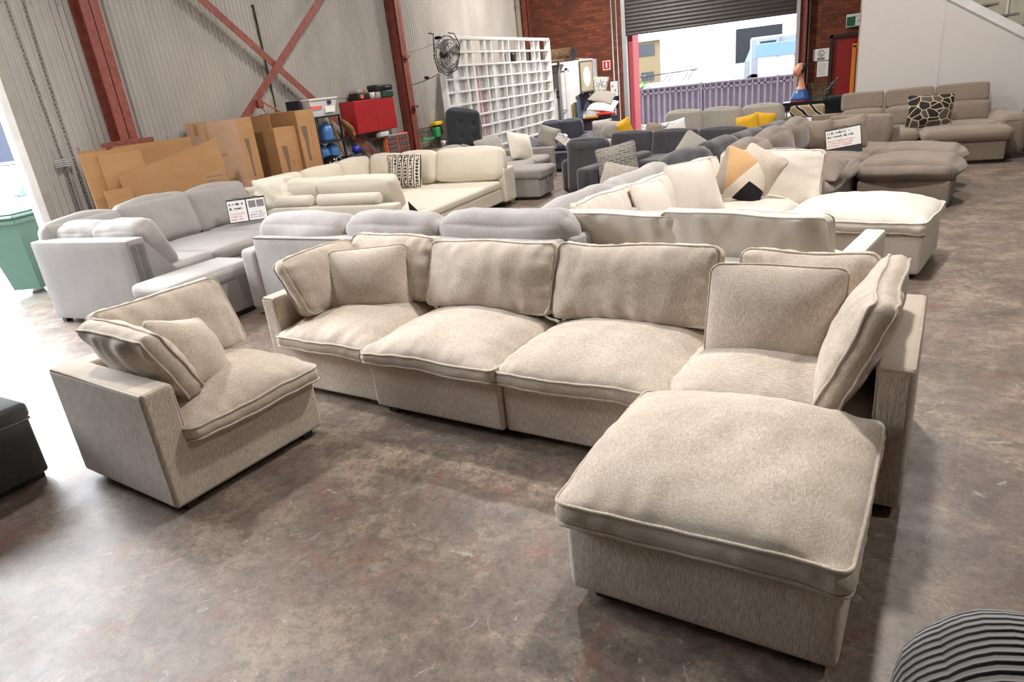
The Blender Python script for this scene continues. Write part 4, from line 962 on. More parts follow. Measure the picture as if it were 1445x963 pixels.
tag(dk, 'black button tufted square cushion propped upright on the lattice sofa', 'cushion')
clipboard('small price card lying on the back of the near end of the lattice sofa', (-6.0, 10.98, .80), (R(-50), 0, R(30)), .30, .22, 19, two=False)

# --- J: charcoal sectional
J_ = thing('charcoal_sectional', 'charcoal U shaped sectional with three flat back cushions facing the camera', 'sectional sofa', (-3.42, 9.62, 0), R(-16))
put_soft(J_, 'arm', M_char, (.10, .9, .33), (.22, 1.9, .60), .06, puff=.01)
put_soft(J_, 'base', M_char, (1.15, 1.9, .21), (2.2, 1.1, .32), .03); put_soft(J_, 'back_frame', M_char, (.75, 2.46, .38), (3.2, .18, .68), .03)
put_soft(J_, 'seat_cushion', M_char, (1.1, 1.85, .44), (2.1, 1.0, .18), .06, puff=.02)
for k in range(3): put_soft(J_, 'back_cushion', M_char, (-.40+k*.82, 2.25, .62), (.81, .20, .54), .05, (R(-12), 0, 0), puff=.025, seed=k+3)
put_soft(J_, 'base', M_char, (1.82, .10, .21), (.9, 3.4, .32), .03); put_soft(J_, 'back_frame', M_char, (2.38, .15, .38), (.2, 3.6, .66), .04)
put_soft(J_, 'seat_cushion', M_char, (1.74, .10, .44), (.86, 3.3, .18), .06, puff=.02)
for k in range(4): put_soft(J_, 'back_cushion', M_char, (2.26, -1.05+k*.86, .75), (.94, .34, .44), .14, (R(-8), 0, R(-90)), puff=.04, seed=k*7+3, wr=.016, wamp=.03)
def m_dash():
    t = NT('grey_dash_pattern'); b = t.n('ShaderNodeTexBrick'); t.l(t.co(), b.inputs['Vector'])
    for k, v in (('Scale', 1), ('Mortar Size', .012), ('Brick Width', .12), ('Row Height', .035), ('Bias', 0)): b.inputs[k].default_value = v
    b.inputs['Color1'].default_value = (*rgb('#2c303b'), 1); b.inputs['Color2'].default_value = (*rgb('#8a7a68'), 1); b.inputs['Mortar'].default_value = (*rgb('#8f8a82'), 1)
    t.set(Base_Color=b.outputs['Color'], Roughness=.9); return t.m
pillow('patterned_pillow', 'grey pillow woven with dark dashes on the charcoal sectional', m_dash(), (-2.86, 9.78, .64), (R(78), R(-10), R(2)), .62, .56, .09, 71)
pillow('throw_pillow', 'pale striped pillow low in front of the dashed grey pillow', fabric('rib_stripe', rgb('#8d857c'), rgb('#b5aca1'), (70, 4, 70)), (-2.62, 9.05, .52), (R(58), R(18), R(14)), .52, .46, .09, 72)
pillow('throw_pillow', 'pale pillow half hidden behind the rolled dark cushions of the charcoal sectional', M_otaupe, (-1.75, 9.65, .76), (R(72), R(35), R(5)), .46, .46, .09, 73)
# dark plush loveseat behind
t = thing('dark_plush_sofa', 'dark fleecy loveseat glimpsed beyond the rolled charcoal cushions', 'sofa', (-.92, 12.25, 0), R(-16))
put_soft(t, 'back_frame', M_dark, (.0, .45, .38), (.22, 1.7, .68), .05); put_soft(t, 'base', M_dark, (-.5, .45, .21), (.9, 1.7, .32), .03)
for k in range(2): put_soft(t, 'back_cushion', M_dark, (-.10, .05+k*.8, .62), (.84, .32, .36), .15, (0, 0, R(90)), puff=.03, seed=k+50, wr=.02, wamp=.03)

# --- K: dark recliner
K_ = thing('recliner_chair', 'dark grey recliner seen from behind, left of the charcoal sectional', 'recliner', (-3.82, 10.95, 0), R(-10))
put_soft(K_, 'backrest', M_char, (.06, .10, .46), (.68, .22, .84), .07, (R(-6), 0, 0), puff=.015, seed=2, wr=.004)
put_soft(K_, 'head_cushion', M_char, (.06, .16, .78), (.76, .26, .26), .11, puff=.02, seed=4, wr=.01)
for sx in (-1, 1): put_soft(K_, 'arm', M_char, (.04+sx*.40, .55, .30), (.20, .95, .56), .09, puff=.01, seed=sx+3)
put_soft(K_, 'seat', M_char, (.04, .6, .30), (.62, .85, .40), .06, puff=.02)
feet(K_, [(-.25, .1), (.3, .1), (-.25, .9), (.3, .9)], h=.06)

# --- M: slate sofa and N: grey sofa with pillows
M_ = thing('slate_sofa', 'slate grey sofa with square back cushions near the white cubicle', 'sofa', (-6.15, 13.75, 0), R(6))
put_soft(M_, 'base', M_bluegrey, (.60, .75, .22), (1.3, 1.3, .36), .04); put_soft(M_, 'back_frame', M_bluegrey, (.62, 1.42, .36), (1.4, .18, .66), .04)
for k in range(2): put_soft(M_, 'back_cushion', M_bluegrey, (.42+k*.46, 1.20, .74), (.45, .22, .48), .05, (R(-8), 0, 0), puff=.03, seed=k+3)
for k in range(2): put_soft(M_, 'seat_cushion', M_bluegrey, (.42+k*.50, .80, .47), (.49, .75, .18), .07, puff=.03, seed=k+6)
put_soft(M_, 'arm', M_bluegrey, (1.28, .95, .42), (.24, .95, .50), .10, puff=.02); put_soft(M_, 'arm', M_bluegrey, (-.02, .55, .40), (.26, 1.5, .50), .10, puff=.02)
pillow('throw_pillow', 'speckled cream pillow leaning beside a dark card on the slate sofa', M_otaupe, (-5.46, 13.72, .76), (R(70), R(22), R(20)), .46, .42, .09, 81)
clipboard('dark edged price card standing next to the speckled pillow on the slate sofa', (-5.14, 13.70, .70), (R(-24), R(38), R(10)), .30, .20, 29, two=False)
N_ = thing('light_grey_loveseat', 'light grey loveseat topped with white and yellow pillows near the brick wall', 'sofa', (-4.72, 14.25, 0), R(-6))
put_soft(N_, 'base', M_otaupe, (.5, .5, .20), (1.3, .95, .32), .04); put_soft(N_, 'back_frame', M_otaupe, (.5, .95, .34), (1.3, .2, .56), .05)
put_soft(N_, 'seat_cushion', M_otaupe, (.5, .42, .44), (1.25, .8, .2), .09, puff=.03, seed=8)
pillow('throw_pillow', 'pale grey pillow leftmost on the light grey loveseat', M_lgrey2, (-4.60, 14.72, .76), (R(68), R(-6), R(-4)), .46, .40, .09, 82, 'pillows on the far loveseat')
pillow('throw_pillow', 'off white pillow in the middle on the light grey loveseat', M_otaupe, (-4.36, 14.58, .74), (R(64), R(8), R(-8)), .44, .38, .09, 83, 'pillows on the far loveseat')
pillow('throw_pillow', 'mustard yellow pillow rightmost on the light grey loveseat', M_yellow, (-4.06, 14.52, .76), (R(72), R(-26), R(-10)), .38, .36, .09, 84, 'pillows on the far loveseat')

# --- O: grey taupe three seater in front of the roller door
O_ = thing('three_seat_sofa', 'grey taupe three seat sofa in front of the roller doorway', 'sofa', (-3.15, 13.55, 0), R(-4))
put_soft(O_, 'base', M_otaupe, (1.08, .45, .22), (2.2, .9, .36), .04); put_soft(O_, 'back_frame', M_otaupe, (1.08, .92, .40), (2.2, .18, .70), .05)
for k in range(3):
    put_soft(O_, 'seat_cushion', M_otaupe, (.36+k*.73, .36, .47), (.72, .8, .18), .06, puff=.02, seed=k)
    put_soft(O_, 'back_cushion', M_otaupe, (.36+k*.735, .74, .75), (.72, .20, .52), .06, (R(-10), 0, R(2-2*k)), puff=.03, seed=k+4, wamp=.015)
pillow('throw_pillow', 'mustard pillow, the larger and left one on the three seat sofa', M_yellow, (-1.50, 13.75, .70), (R(70), R(-8), R(-4)), .40, .38, .10, 91, 'yellow pillows on the three seat sofa')
pillow('throw_pillow', 'mustard pillow, the right one tucked behind on the three seat sofa', M_yellow, (-1.22, 13.85, .72), (R(74), R(8), R(-4)), .38, .36, .10, 92, 'yellow pillows on the three seat sofa')
pillow('throw_pillow', 'dark taupe pillow at the left end of the three seat sofa', M_taupe2, (-3.12, 13.3, .74), (R(66), R(10), R(-4)), .40, .34, .09, 93)
m = cushion(.46, .28, band=.012, crown=.07, r=.012, pinch=.05, seed=94, nx=24, ny=20, q=.75, p=2.2, welt=0)[0]
o = tag(m.build('text_pillow', M_paper, None, (-2.74, 13.20, .80), (R(70), R(-10), R(-4)), smooth=True), 'white oblong pillow with black lettering on the three seat sofa', 'pillow')
for i, (x, z) in enumerate(((-.19, .05), (-.09, .06), (.02, .05), (.12, .06), (-.14, -.06), (-.02, -.07), (.10, -.06))):
    q = MB(); q.box((-.03, -.035, .0), (-.016, .035, .004)); q.box((.014, -.035, 0), (.028, .035, .004)); q.box((-.03, (-.005, .028, -.035)[i % 3], 0), (.028, (.008, .036, -.025)[i % 3], .004))
    q.build('letter', M_ink, o, (x*.8, z*.8, .076-.25*abs(z)-.06*abs(x)))
# zebra armchair top
def m_zebra():
    t = NT('zebra_swirl'); w1 = t.n('ShaderNodeTexWave', wave_type='BANDS', bands_direction='DIAGONAL'); t.l(t.co((1, 0, 1)), w1.inputs[0]); w1.inputs['Scale'].default_value = 2.6; w1.inputs['Distortion'].default_value = 3.5; w1.inputs['Detail Scale'].default_value = .8
    t.set(Base_Color=t.ramp(w1.outputs['Fac'], [(.0, rgb('#16130f')), (.14, rgb('#d9cfbd')), (.3, rgb('#9f8a6d'))], 'CONSTANT'), Roughness=.9); return t.m
t = thing('patterned_armchair', 'tan armchair patterned with cream and black swirls below the black console', 'armchair', (-.72, 14.25, 0), R(-3))
mz = m_zebra(); put_soft(t, 'backrest', mz, (.2, .3, .50), (.60, .2, .84), .05); put_soft(t, 'seat', mz, (.2, .1, .26), (.7, .7, .34), .06); feet(t, [(-.1, -.2), (.5, -.2), (-.1, .5), (.5, .5)], h=.10)
# ------------------------------------------------------------------ props by the left wall
def carton(label, a, b, rz=0, open_top=False, mats=None, marks=(), name='cardboard_box', loc=None):
    """upright carton; a,b = local box; marks on the +X and -Y faces"""
    t = thing(name, label, 'cardboard box', loc or (0, 0, 0), rz, 'tall cartons by the left wall')
    m = MB(); m.bbox(a, b, .006); m.build('carton', mats or M_card, t)
    return t
BX = thing('cardboard_box', 'largest tall cardboard box, its taped side coloured pinkish as lit from the left doorway', 'cardboard box', (-8.47, 7.43, 0), R(20), 'tall cartons by the left wall')
MB().bbox((-.13, 0, 0), (.66, .50, 1.845), .006).build('carton', [M_card], BX)
m = MB(); m.box((.16, -.004, .5), (.20, 0, 1.84)); m.box((.02, -.005, 1.34), (.42, -.003, 1.39)); m.box((.05, -.005, .98), (.48, -.003, 1.03)); m.box((.0, -.005, 1.66), (.05, -.003, 1.82)); m.build('tape', M_tape, BX)
MB().box((-.128, -.003, 0.002), (.658, -.001, 1.84)).build('side_panel', M_card_lit, BX)  # lighter pinkish sheet puts the doorway daylight into this side's colour
def boxmarks(t, x, y0, z0, seed):
    """grey smudge of removed tape, red scrawl and handling symbols on a +X face"""
    rnd = random.Random(seed)
    Mr = Matrix(((0, 0, 1, 0), (1, 0, 0, 0), (0, 1, 0, 0), (0, 0, 0, 1)))
    MB().prism([(y0+.30, z0+1.35), (y0+.44, z0+1.35), (y0+.44, z0+1.18), (y0+.41, z0+.95), (y0+.42, z0+.80), (y0+.36, z0+.80), (y0+.35, z0+1.1)], x+.001, x+.003, Mr).build('tape_scar', plain('tape_residue', rgb('#6e5a48'), .8), t)
    for k in range(2):
        zz = z0+1.22-k*.16; m = MB()
        m.tube([(x+.002, y0+.50, zz+.04), (x+.002, y0+.54, zz+.05), (x+.002, y0+.52, zz), (x+.002, y0+.55, zz-.03), (x+.002, y0+.50, zz-.05)], .004, 4)
        m.build('handwriting', M_inkr, t)
    m = MB(); m.tube([(x+.002, y0+.38, z0+.20), (x+.002, y0+.48, z0+.20), (x+.002, y0+.43, z0+.20), (x+.002, y0+.43, z0+.36), (x+.002, y0+.40, z0+.32), (x+.002, y0+.43, z0+.36), (x+.002, y0+.46, z0+.32)], .004, 4); m.build('arrow_mark', M_ink, t)
boxmarks(BX, .66, -.18, .2, 1)
BY = carton('middle tall cardboard box with an open flap at its top', (-.42, 0, 0), (.35, .54, 1.63), loc=(-8.3, 8.44, 0), rz=R(4)); boxmarks(BY, .35, -.2, .0, 2)
BZ = carton('rightmost tall cardboard box, beside the black shelf unit', (-.42, 0, 0), (.36, .44, 1.85), loc=(-8.3, 9.02, 0)); boxmarks(BZ, .36, -.24, .25, 3)
m = MB(); m.box((-.40, .02, 1.62), (.30, .03, 1.84)); m.build('flap', M_card, BY)
# folded cartons leaning by the column
GC = 'folded cartons leaning on the wall'
def flat(label, loc, rot, w_, h, th=.03, marks=False, cut=0):
    t = thing('folded_carton', label, 'folded cardboard', loc, rot=rot, group=GC)
    m = MB(); m.prism([(0, 0), (w_, 0), (w_, h), (0, h-cut)], 0, th, Matrix.Rotation(R(90), 4, 'X') @ Matrix.Translation((0, 0, -th))); m.build('sheet', M_card, t)
    if marks:
        q = MB(); q.lathe([(.03, 0), (.03, .003)], 14, M=Matrix.Translation((w_*.42, -.002, h*.55)) @ Matrix.Rotation(R(90), 4, 'X'), mat=0); q.box((w_*.38, -.003, h*.62), (w_*.44, -.001, h*.635), mat=0); q.box((w_*.38, -.003, h*.47), (w_*.47, -.001, h*.475), mat=0)
        for k in range(9): q.box((w_*.78, -.003, h*(.42+k*.035)), (w_*(.92+.02*(k % 3)), -.001, h*(.427+k*.035)), mat=0)
        for k in range(4): q.box((w_*(.08+.02*k), -.003, h*.30), (w_*(.085+.02*k), -.001, h*(.36+.01*(k % 2))), mat=1)
        q.build('print', [M_inkg, M_inkr], t)
    return t
flat('widest folded carton, leaning at the back against the rust red column', (-8.42, 5.62, 0), (R(-3), 0, R(80)), 1.52, 1.68)
flat('folded carton edge-on at the left, second from the wall', (-8.26, 5.52, 0), (R(-5), 0, R(70)), .62, 1.66, .05)
flat('narrow folded carton standing between the two wider ones', (-8.14, 5.66, 0), (R(-6), 0, R(66)), .50, 1.62, .04)
flat('short folded carton low at the left of the stack', (-8.06, 5.52, 0), (R(-5), 0, R(60)), .30, 1.20, .06)
flat('front folded carton with printed emblem and a slanting top edge', (-8.02, 5.78, 0), (R(-6), 0, R(70)), 1.35, 1.64, .012, True, .30)
# black shelf with tub, bottles, fryer
SH = thing('shelf_unit', 'black metal shelf unit beside the cardboard boxes', 'shelf', (-8.48, 9.50, 0), R(0))
for x in (0, .5):
    for y in (0, .66): MB().box((x-.015, y-.015, 0), (x+.015, y+.015, 1.70)).build('leg', M_blkm, SH)
for z in (.25, .92, 1.26, 1.68): m = MB(); m.box((-.02, -.02, z), (.52, .68, z+.03)); m.build('shelf', M_blkm, SH)
m = MB()
for k in range(11): m.box((.49, .01, 1.34+k*.03), (.51, .05, 1.352+k*.03))
m.build('rack_holes', M_blkm, SH)
tb = thing('storage_tub', 'translucent white storage tub with red tape on top of the black shelf', 'storage tub', (-8.22, 9.83, 1.712))
M_tub = plain('milky_plastic', (.62, .62, .63), .3)
m = MB(); vs = [(sx*.19, sy*.30, 0) for sx, sy in ((-1, -1), (1, -1), (1, 1), (-1, 1))]+[(sx*.23, sy*.36, .26) for sx, sy in ((-1, -1), (1, -1), (1, 1), (-1, 1))]; m.add(vs, [(3, 2, 1, 0), (0, 1, 5, 4), (1, 2, 6, 5), (2, 3, 7, 6), (3, 0, 4, 7), (4, 5, 6, 7)]); m.build('body', M_tub, tb)
MB().bbox((-.25, -.38, .26), (.25, .38, .29), .008).build('lid', M_white_p, tb)
m = MB(); m.box((.20, -.34, .12), (.226, -.05, .17)); m.build('tape', M_inkr, tb)
MB().box((.222, .10, .18), (.236, .20, .24)).build('badge', plain('navy', rgb('#1b2350'), .5), tb); MB().box((.212, .02, .05), (.224, .28, .15)).build('label', M_paper, tb)
m = MB(); m.bbox((-8.45, 9.40, 1.712), (-8.15, 9.46, 2.0), .01); tag(m.build('power_board', plain('dark_blue_case', rgb('#1d2638'), .5)), 'dark blue case standing left of the storage tub on the black shelf', 'case')
def jug(label, loc):
    t = thing('water_jug', label, 'water bottle', loc, group='blue water bottles')
    m = MB(); m.lathe([(.001, 0), (.125, .0), (.13, .03), (.125, .10), (.13, .13), (.125, .2), (.10, .25), (.03, .29), (.028, .32), (.001, .32)], 20); m.build('bottle', M_bluejug, t, smooth=True); MB().cyl((0, 0, .318), (0, 0, .335), .03).build('cap', M_white_p, t)
jug('blue water bottle on the higher shelf of the black unit', (-8.14, 9.92, 1.292)); jug('blue water bottle on the lower shelf of the black unit, left one', (-8.14, 9.72, .952)); jug('blue water bottle on the lower shelf of the black unit, right one', (-8.14, 9.99, .952))
m = MB(); m.box((-8.46, 9.56, 1.295), (-8.44, 10.10, 1.66)); tag(m.build('whiteboard', M_white_p), 'white board standing at the back of the top bay of the black shelf', 'board')
fr_ = thing('air_fryer', 'black air fryer with a silver ring left of the ivory sofa bed', 'air fryer', (-7.96, 9.72, -.10))
MB().bbox((-.2, -.15, .10), (.2, .18, .78), .01).build('stand', M_blk, fr_)
m = MB(); m.lathe([(.001, 0), (.15, 0), (.18, .04), (.19, .18), (.17, .30), (.11, .37), (.001, .39)], 22, (0, 0, .78)); m.build('body', plain('gloss_black', (.01, .01, .01), .15), fr_, smooth=True)
m = MB(); m.tube([(.15+.035*sin(0), .0+.09*cos(a), 1.02+.10*sin(a)) for a in [k*pi/8 for k in range(16)]], .012, 6, closed=True); m.build('ring', M_chrome, fr_, smooth=True)
m = MB(); m.bbox((.15, -.05, .86), (.26, .05, .90), .01); m.build('handle', M_chrome, fr_)
cm = thing('coffee_machine', 'small black appliance with a lit panel right of the air fryer', 'appliance', (-8.0, 10.32, -.02))
MB().bbox((-.15, -.18, .02), (.15, .20, .68), .01).build('stand', M_blk, cm); MB().bbox((-.15, -.17, .68), (.15, .20, 1.0), .02).build('body', M_blk, cm); MB().box((.151, -.08, .84), (.156, .10, .92)).build('screen', M_galv, cm)
m = MB(); m.cyl((-8.1, 10.62, .0), (-8.35, 10.34, 1.72), .02)
tag(m.build('mop_handle', plain('pale_timber', rgb('#c9a56a'), .5), smooth=True), 'pale timber pole leaning right of the black shelf', 'pole')
m = MB(); m.lathe([(.001, 0), (.06, 0), (.08, .05), (.07, .12), (.001, .14)], 16, (-8.12, 10.66, .98)); m.cyl((-8.12, 10.66, 0), (-8.12, 10.66, 1.0), .02)
tag(m.build('blue_bucket', plain('royal_blue', rgb('#1f2fa0'), .4), smooth=True), 'round blue plastic tool right of the water bottles', 'tool')
m = MB(); m.tube([(-8.46, 10.75, 1.62), (-8.44, 10.90, 1.50), (-8.44, 11.02, 1.40), (-8.46, 11.12, 1.28)], [.03, .06, .07, .04], 8)
tag(m.build('tan_bag', plain('tan_cloth', rgb('#8a6a3a'), .8), smooth=True), 'tan cloth bag hanging on the brace beside the red cabinet', 'bag')
# red wall cabinet
RC = thing('wall_cabinet', 'red metal two door cabinet mounted on the corrugated wall', 'cabinet', (-8.78, 11.26, 1.27))
MB().bbox((0, 0, 0), (.33, 1.38, .62), .005).build('body', M_redcab, RC)
for k, y in enumerate((.004, .69)):
    o = MB().bbox((.332, y, .01), (.345, y+.682, .61), .003).build('door', M_redcab, RC)
MB().box((.331, .686, .01), (.3335, .690, .61)).build('door_gap', M_ink, RC)
for y in (.65, .73, 1.06): m = MB(); m.lathe([(.012, 0), (.014, .01), (.001, .014)], 10, M=Matrix.Translation((.345, y, .32)) @ Matrix.Rotation(R(90), 4, 'Y')); m.build('knob', M_chrome, RC)
# on top of the cabinet
zt = 1.892
t = thing('tool_box', 'black and orange power tool case lying on the red cabinet, left one', 'tool case', (-8.58, 11.62, zt)); MB().bbox((-.12, -.16, 0), (.14, .22, .13), .02).build('case', M_blk, t); MB().bbox((-.1, -.14, .13), (.12, .2, .19), .01).build('lid', M_galv, t); MB().bbox((-.05, .06, .17), (.14, .12, .20), .005).build('latch', M_orange, t); MB().box((.141, -.10, .03), (.145, .0, .10)).build('sticker', M_orange, t)
t = thing('cup', 'small white tub on the red cabinet between the two cases', 'tub', (-8.50, 11.98, zt)); m = MB(); m.lathe([(.001, 0), (.05, 0), (.06, .12), (.055, .12), (.001, .02)], 16); m.build('bowl', M_white_p, t, smooth=True)
t = thing('paint_tin', 'short white tin on the red cabinet beside the green case', 'tin', (-8.50, 12.16, zt)); m = MB(); m.lathe([(.001, 0), (.08, 0), (.08, .11), (.083, .115), (.001, .115)], 18); m.build('can', M_white_p, t, smooth=True)
MB().bbox((-8.70, 12.26, zt), (-8.42, 12.66, zt+.13), .02).build('green_case', plain('dark_green', rgb('#12402e'), .5)); tag(bpy.data.objects['green_case'], 'dark green case on the right end of the red cabinet', 'tool case')
t = thing('black_case', 'flat black case stacked on the green case on the red cabinet', 'tool case', (-8.56, 12.40, zt+.135)); MB().bbox((-.14, -.30, 0), (.14, .27, .12), .03).build('case', M_blk, t); m = MB(); m.tube([(.14, -.1, .06), (.18, -.08, .06), (.18, .08, .06), (.14, .1, .06)], .01, 6); m.build('handle', M_blk, t)
# orange parts organiser hung below
OG = thing('parts_organiser', 'orange and black small parts organiser hung under the red cabinet', 'organiser', (-8.55, 12.18, .74))
MB().bbox((0, 0, 0), (.08, .86, .40), .01).build('frame', M_orange, OG)
for k in range(4): MB().bbox((.08, .04, .03+k*.095), (.10, .40, .10+k*.095), .004).build('drawer', plain('smoke_plastic', (.12, .11, .12), .3), OG)
for r_ in range(3):
    for c_ in range(3): MB().bbox((.08, .46+c_*.13, .03+r_*.125), (.10, .56+c_*.13, .13+r_*.125), .004).build('drawer', MATS['smoke_plastic'], OG)
t = thing('charger', 'white and grey charger sitting above the orange organiser', 'charger', (-8.50, 12.06, 1.145)); MB().bbox((-.05, -.1, 0), (.08, .2, .09), .01).build('case', M_white_p, t)
MB().bbox((-8.78, 11.98, 1.12), (-8.46, 12.60, 1.143), .003).build('bracket_shelf', M_galv); tag(bpy.data.objects['bracket_shelf'], 'thin metal shelf between the red cabinet and orange organiser', 'shelf')
# tool rack right of the column
TR = thing('tool_rack', 'wire tool rack on the corrugated wall right of the rust red column', 'tool rack', (-8.74, 13.75, .60))
m = MB()
for z in (.42, .52): m.cyl((0, 0, z), (0, .75, z), .008)
for k in range(9): m.tube([(0, .06+k*.075, .52), (.05, .06+k*.075, .50), (.05, .06+k*.075, .34-.02*(k % 3))], .006, 5)
for z in (.08, .18): m.cyl((.12, 0, z), (.12, 1.3, z), .008)
m.build('wire_frame', M_blkm, TR, smooth=True)
MB().bbox((0, 0, -.02), (.45, 1.75, .02), .004).build('bench_top', plain('bench_timber', rgb('#8a6f50'), .7), TR)
m = MB(); m.box((.38, .02, -.6), (.42, .06, -.02)); m.box((.38, 1.68, -.6), (.42, 1.72, -.02)); m.box((.02, .02, -.6), (.06, .06, -.02)); m.box((.02, 1.68, -.6), (.06, 1.72, -.02)); m.build('leg', M_blkm, TR)
t = thing('drill_case', 'yellow tool tray hung on the corrugated wall above the rack', 'tool', (-8.68, 14.45, 1.14)); MB().bbox((-.05, 0, 0), (.10, .42, .08), .01).build('tray', M_yel_p, t); MB().bbox((-.03, .05, -.10), (.05, .3, 0), .01).build('grip', M_blk, t)
t = thing('hedge_trimmer', 'green bladed trimmer hung on the corrugated wall', 'tool', (-8.66, 13.9, .84)); MB().bbox((-.02, 0, 0), (.02, .52, .05), .01).build('blade', M_green_p, t); MB().bbox((-.05, .56, .02), (.06, .78, .26), .02).build('handle', M_green_p, t); MB().bbox((-.03, .74, .12), (.05, .86, .28), .02).build('battery', M_blk, t)
t = thing('mug', 'white cup standing on the bench under the tool rack', 'cup', (-8.5, 14.55, .622)); m = MB(); m.lathe([(.001, 0), (.05, 0), (.06, .16), (.054, .16), (.045, .02), (.001, .02)], 14); m.build('cup', M_white_p, t, smooth=True)
m = MB(); m.tube([(-8.6, 15.0, 1.0), (-8.62, 15.4, 1.03)], .012, 6); tag(m.build('file_tool', M_blkm, smooth=True), 'thin black bar tool right of the green trimmer', 'tool')
m = MB(); m.bbox((-8.6, 14.95, .622), (-8.35, 15.35, .65), .006); tag(m.build('blue_level', plain('sky_blue', rgb('#3f8fb8'), .5)), 'pale blue tool lying on the bench beside the lattice', 'tool')

# ------------------------------------------------------------------ white lattice screen
XT = -6.90; Y0, Y1 = 12.12, 17.82; ZT = 2.86
LT = thing('lattice_screen', 'tall white lattice screen standing behind the sofas', 'lattice screen', (XT, Y0, 0))
m = MB(); m.bbox((-.06, 0, 0), (.06, .06, ZT), .004); m.bbox((-.06, Y1-Y0-.06, 0), (.06, Y1-Y0, ZT), .004); m.bbox((-.06, 0, ZT-.06), (.06, Y1-Y0, ZT+.0), .004); m.build('frame', M_white_p, LT)
ys = []; y = .06; tog = 0
wide, nar = .56, .27
while y < Y1-Y0-.1: y += (nar if tog % 2 == 0 else wide); ys.append(y); y += .045; tog += 1
for i, y in enumerate(ys):
    if y < Y1-Y0-.08: MB().box((-.05, y, .05), (.05, y+.045, ZT-.06)).build('upright', M_white_p, LT)
for k in range(11):
    z = ZT-.06-.245*(k+1)
    if z > .05: MB().box((-.055, .06, z), (.055, Y1-Y0-.06, z+.035)).build('crossbar', M_white_p, LT)
m = MB(); m.box((-.075, .02, .03), (-.06, Y1-Y0-.02, ZT-.06-.49)); m.build('backing', plain('hazy_polycarbonate', (.74, .73, .72), .25), LT)
m = MB()
for y, z0, z1 in ((1.55, .4, 2.3), (1.72, .9, 1.8)): m.box((-.0595, y, z0), (-.0565, y+.07, z1))
m.build('tape', plain('pink_tape', rgb('#e2848e'), .5), LT)
# fan hooked on its top left
FN = thing('wall_fan', 'round black wire fan hung on the top left of the lattice', 'fan', (XT+.22, 12.02, 2.52), rot=(0, R(8), R(-14)))
m = MB()
for k in range(30):
    a = 2*pi*k/30; m.tube([(.10, .05*cos(a), .05*sin(a)), (.09, .2*cos(a), .2*sin(a)), (.03, .31*cos(a), .31*sin(a)), (-.07, .32*cos(a), .32*sin(a)), (-.12, .14*cos(a), .14*sin(a))], .0032, 4)
for r_, x in ((.32, -.02), (.32, .02), (.2, .09), (.05, .10), (.26, .065), (.2, -.10)): m.tube([(x, r_*cos(a), r_*sin(a)) for a in [k*pi/18 for k in range(36)]], .006, 5, closed=True)
m.build('cage', plain('dark_wire', (.05, .045, .045), .4, .6), FN, smooth=True)
for k in range(3):
    a = 2*pi*k/3+.3; m = MB(); c, s = cos(a), sin(a)
    P = lambda r_, t_, x: (x, r_*c-t_*s, r_*s+t_*c)
    m.add([P(.05, -.04, .01), P(.27, -.12, .045), P(.28, .08, -.02), P(.05, .05, -.015)], [(0, 1, 2, 3)]); m.build('blade', plain('grey_blade', (.3, .29, .28), .4), FN)
m = MB(); m.lathe([(.001, 0), (.07, .01), (.085, .08), (.05, .14), (.001, .15)], 16, M=Matrix.Translation((-.02, 0, 0)) @ Matrix.Rotation(R(-90), 4, 'Y')); m.build('motor', M_blk, FN, smooth=True)
m = MB(); m.tube([(0, -.34, 0), (0, -.35, .15), (-.06, -.28, .35), (-.2, -.26, .36)], .012, 6); m.tube([(0, .34, 0), (0, .35, .15), (-.06, .28, .35), (-.2, .26, .36)], .012, 6)
m.tube([(0, -.36, 0), (0, -.25, -.28), (0, 0, -.37), (0, .25, -.28), (0, .36, 0)], .010, 6); m.build('bracket', M_blkm, FN, smooth=True)
CB = thing('power_cable', 'black cable with an inline adapter strung from the column to the fan', 'cable', (0, 0, 0))
def sagl(a, b, s, n=14):
    a, b = Vector(a), Vector(b); return [a.lerp(b, i/n)+Vector((0, 0, -s*4*(i/n)*(1-i/n))) for i in range(n+1)]
m = MB(); m.tube(sagl((XL+.35, 13.45, 2.08), (XT+.1, 12.45, 2.36), .05), .007, 6); m.tube(sagl((XL+.05, 10.9, 1.98), (XL+.36, 12.2, 1.99), .02), .006, 6); m.build('cord', M_blk, CB, smooth=True)
m = MB(); m.bbox((-7.80, 12.93, 2.15), (-7.72, 13.02, 2.21), .01); m.build('adapter', M_blk, CB)
m = MB(); m.tube(sagl((XL+.35, 13.4, 2.72), (XT, 12.2, 2.78), .02), .007, 5); tag(m.build('tie_rope', M_white_p, smooth=True), 'thin white rope tying the lattice back to the column', 'rope')

# ------------------------------------------------------------------ white cubicle and its surroundings
CU = thing('white_cubicle', 'white panelled cubicle with a narrow door right of the lattice', 'cubicle', (-8.6, 19.6, 0))
MB().bbox((0, 0, 0), (2.05, 1.2, 2.28), .01).build('walls', M_white_g, CU)
o = MB().bbox((1.00, -.05, .05), (1.46, 0, 2.02), .006).build('door', M_white_g, CU)
m = MB(); m.box((1.17, -.056, 1.33), (1.29, -.05, 1.53)); m.build('sign_plate', M_ink, o); m = MB(); m.box((1.21, -.059, 1.36), (1.25, -.056, 1.45)); m.lathe([(.02, 0), (.02, .002)], 10, M=Matrix.Translation((1.23, -.057, 1.48)) @ Matrix.Rotation(R(90), 4, 'X')); m.build('symbol', M_paper, o)
m = MB(); m.cyl((1.44, -.05, .98), (1.44, -.10, .98), .016); m.cyl((1.44, -.10, .98), (1.36, -.10, .98), .012); m.build('handle', M_chrome, o)
for x in (.88, 1.48): MB().bbox((x, -.08, 0), (x+.10, 0, 2.12), .01).build('post', M_white_g, CU)
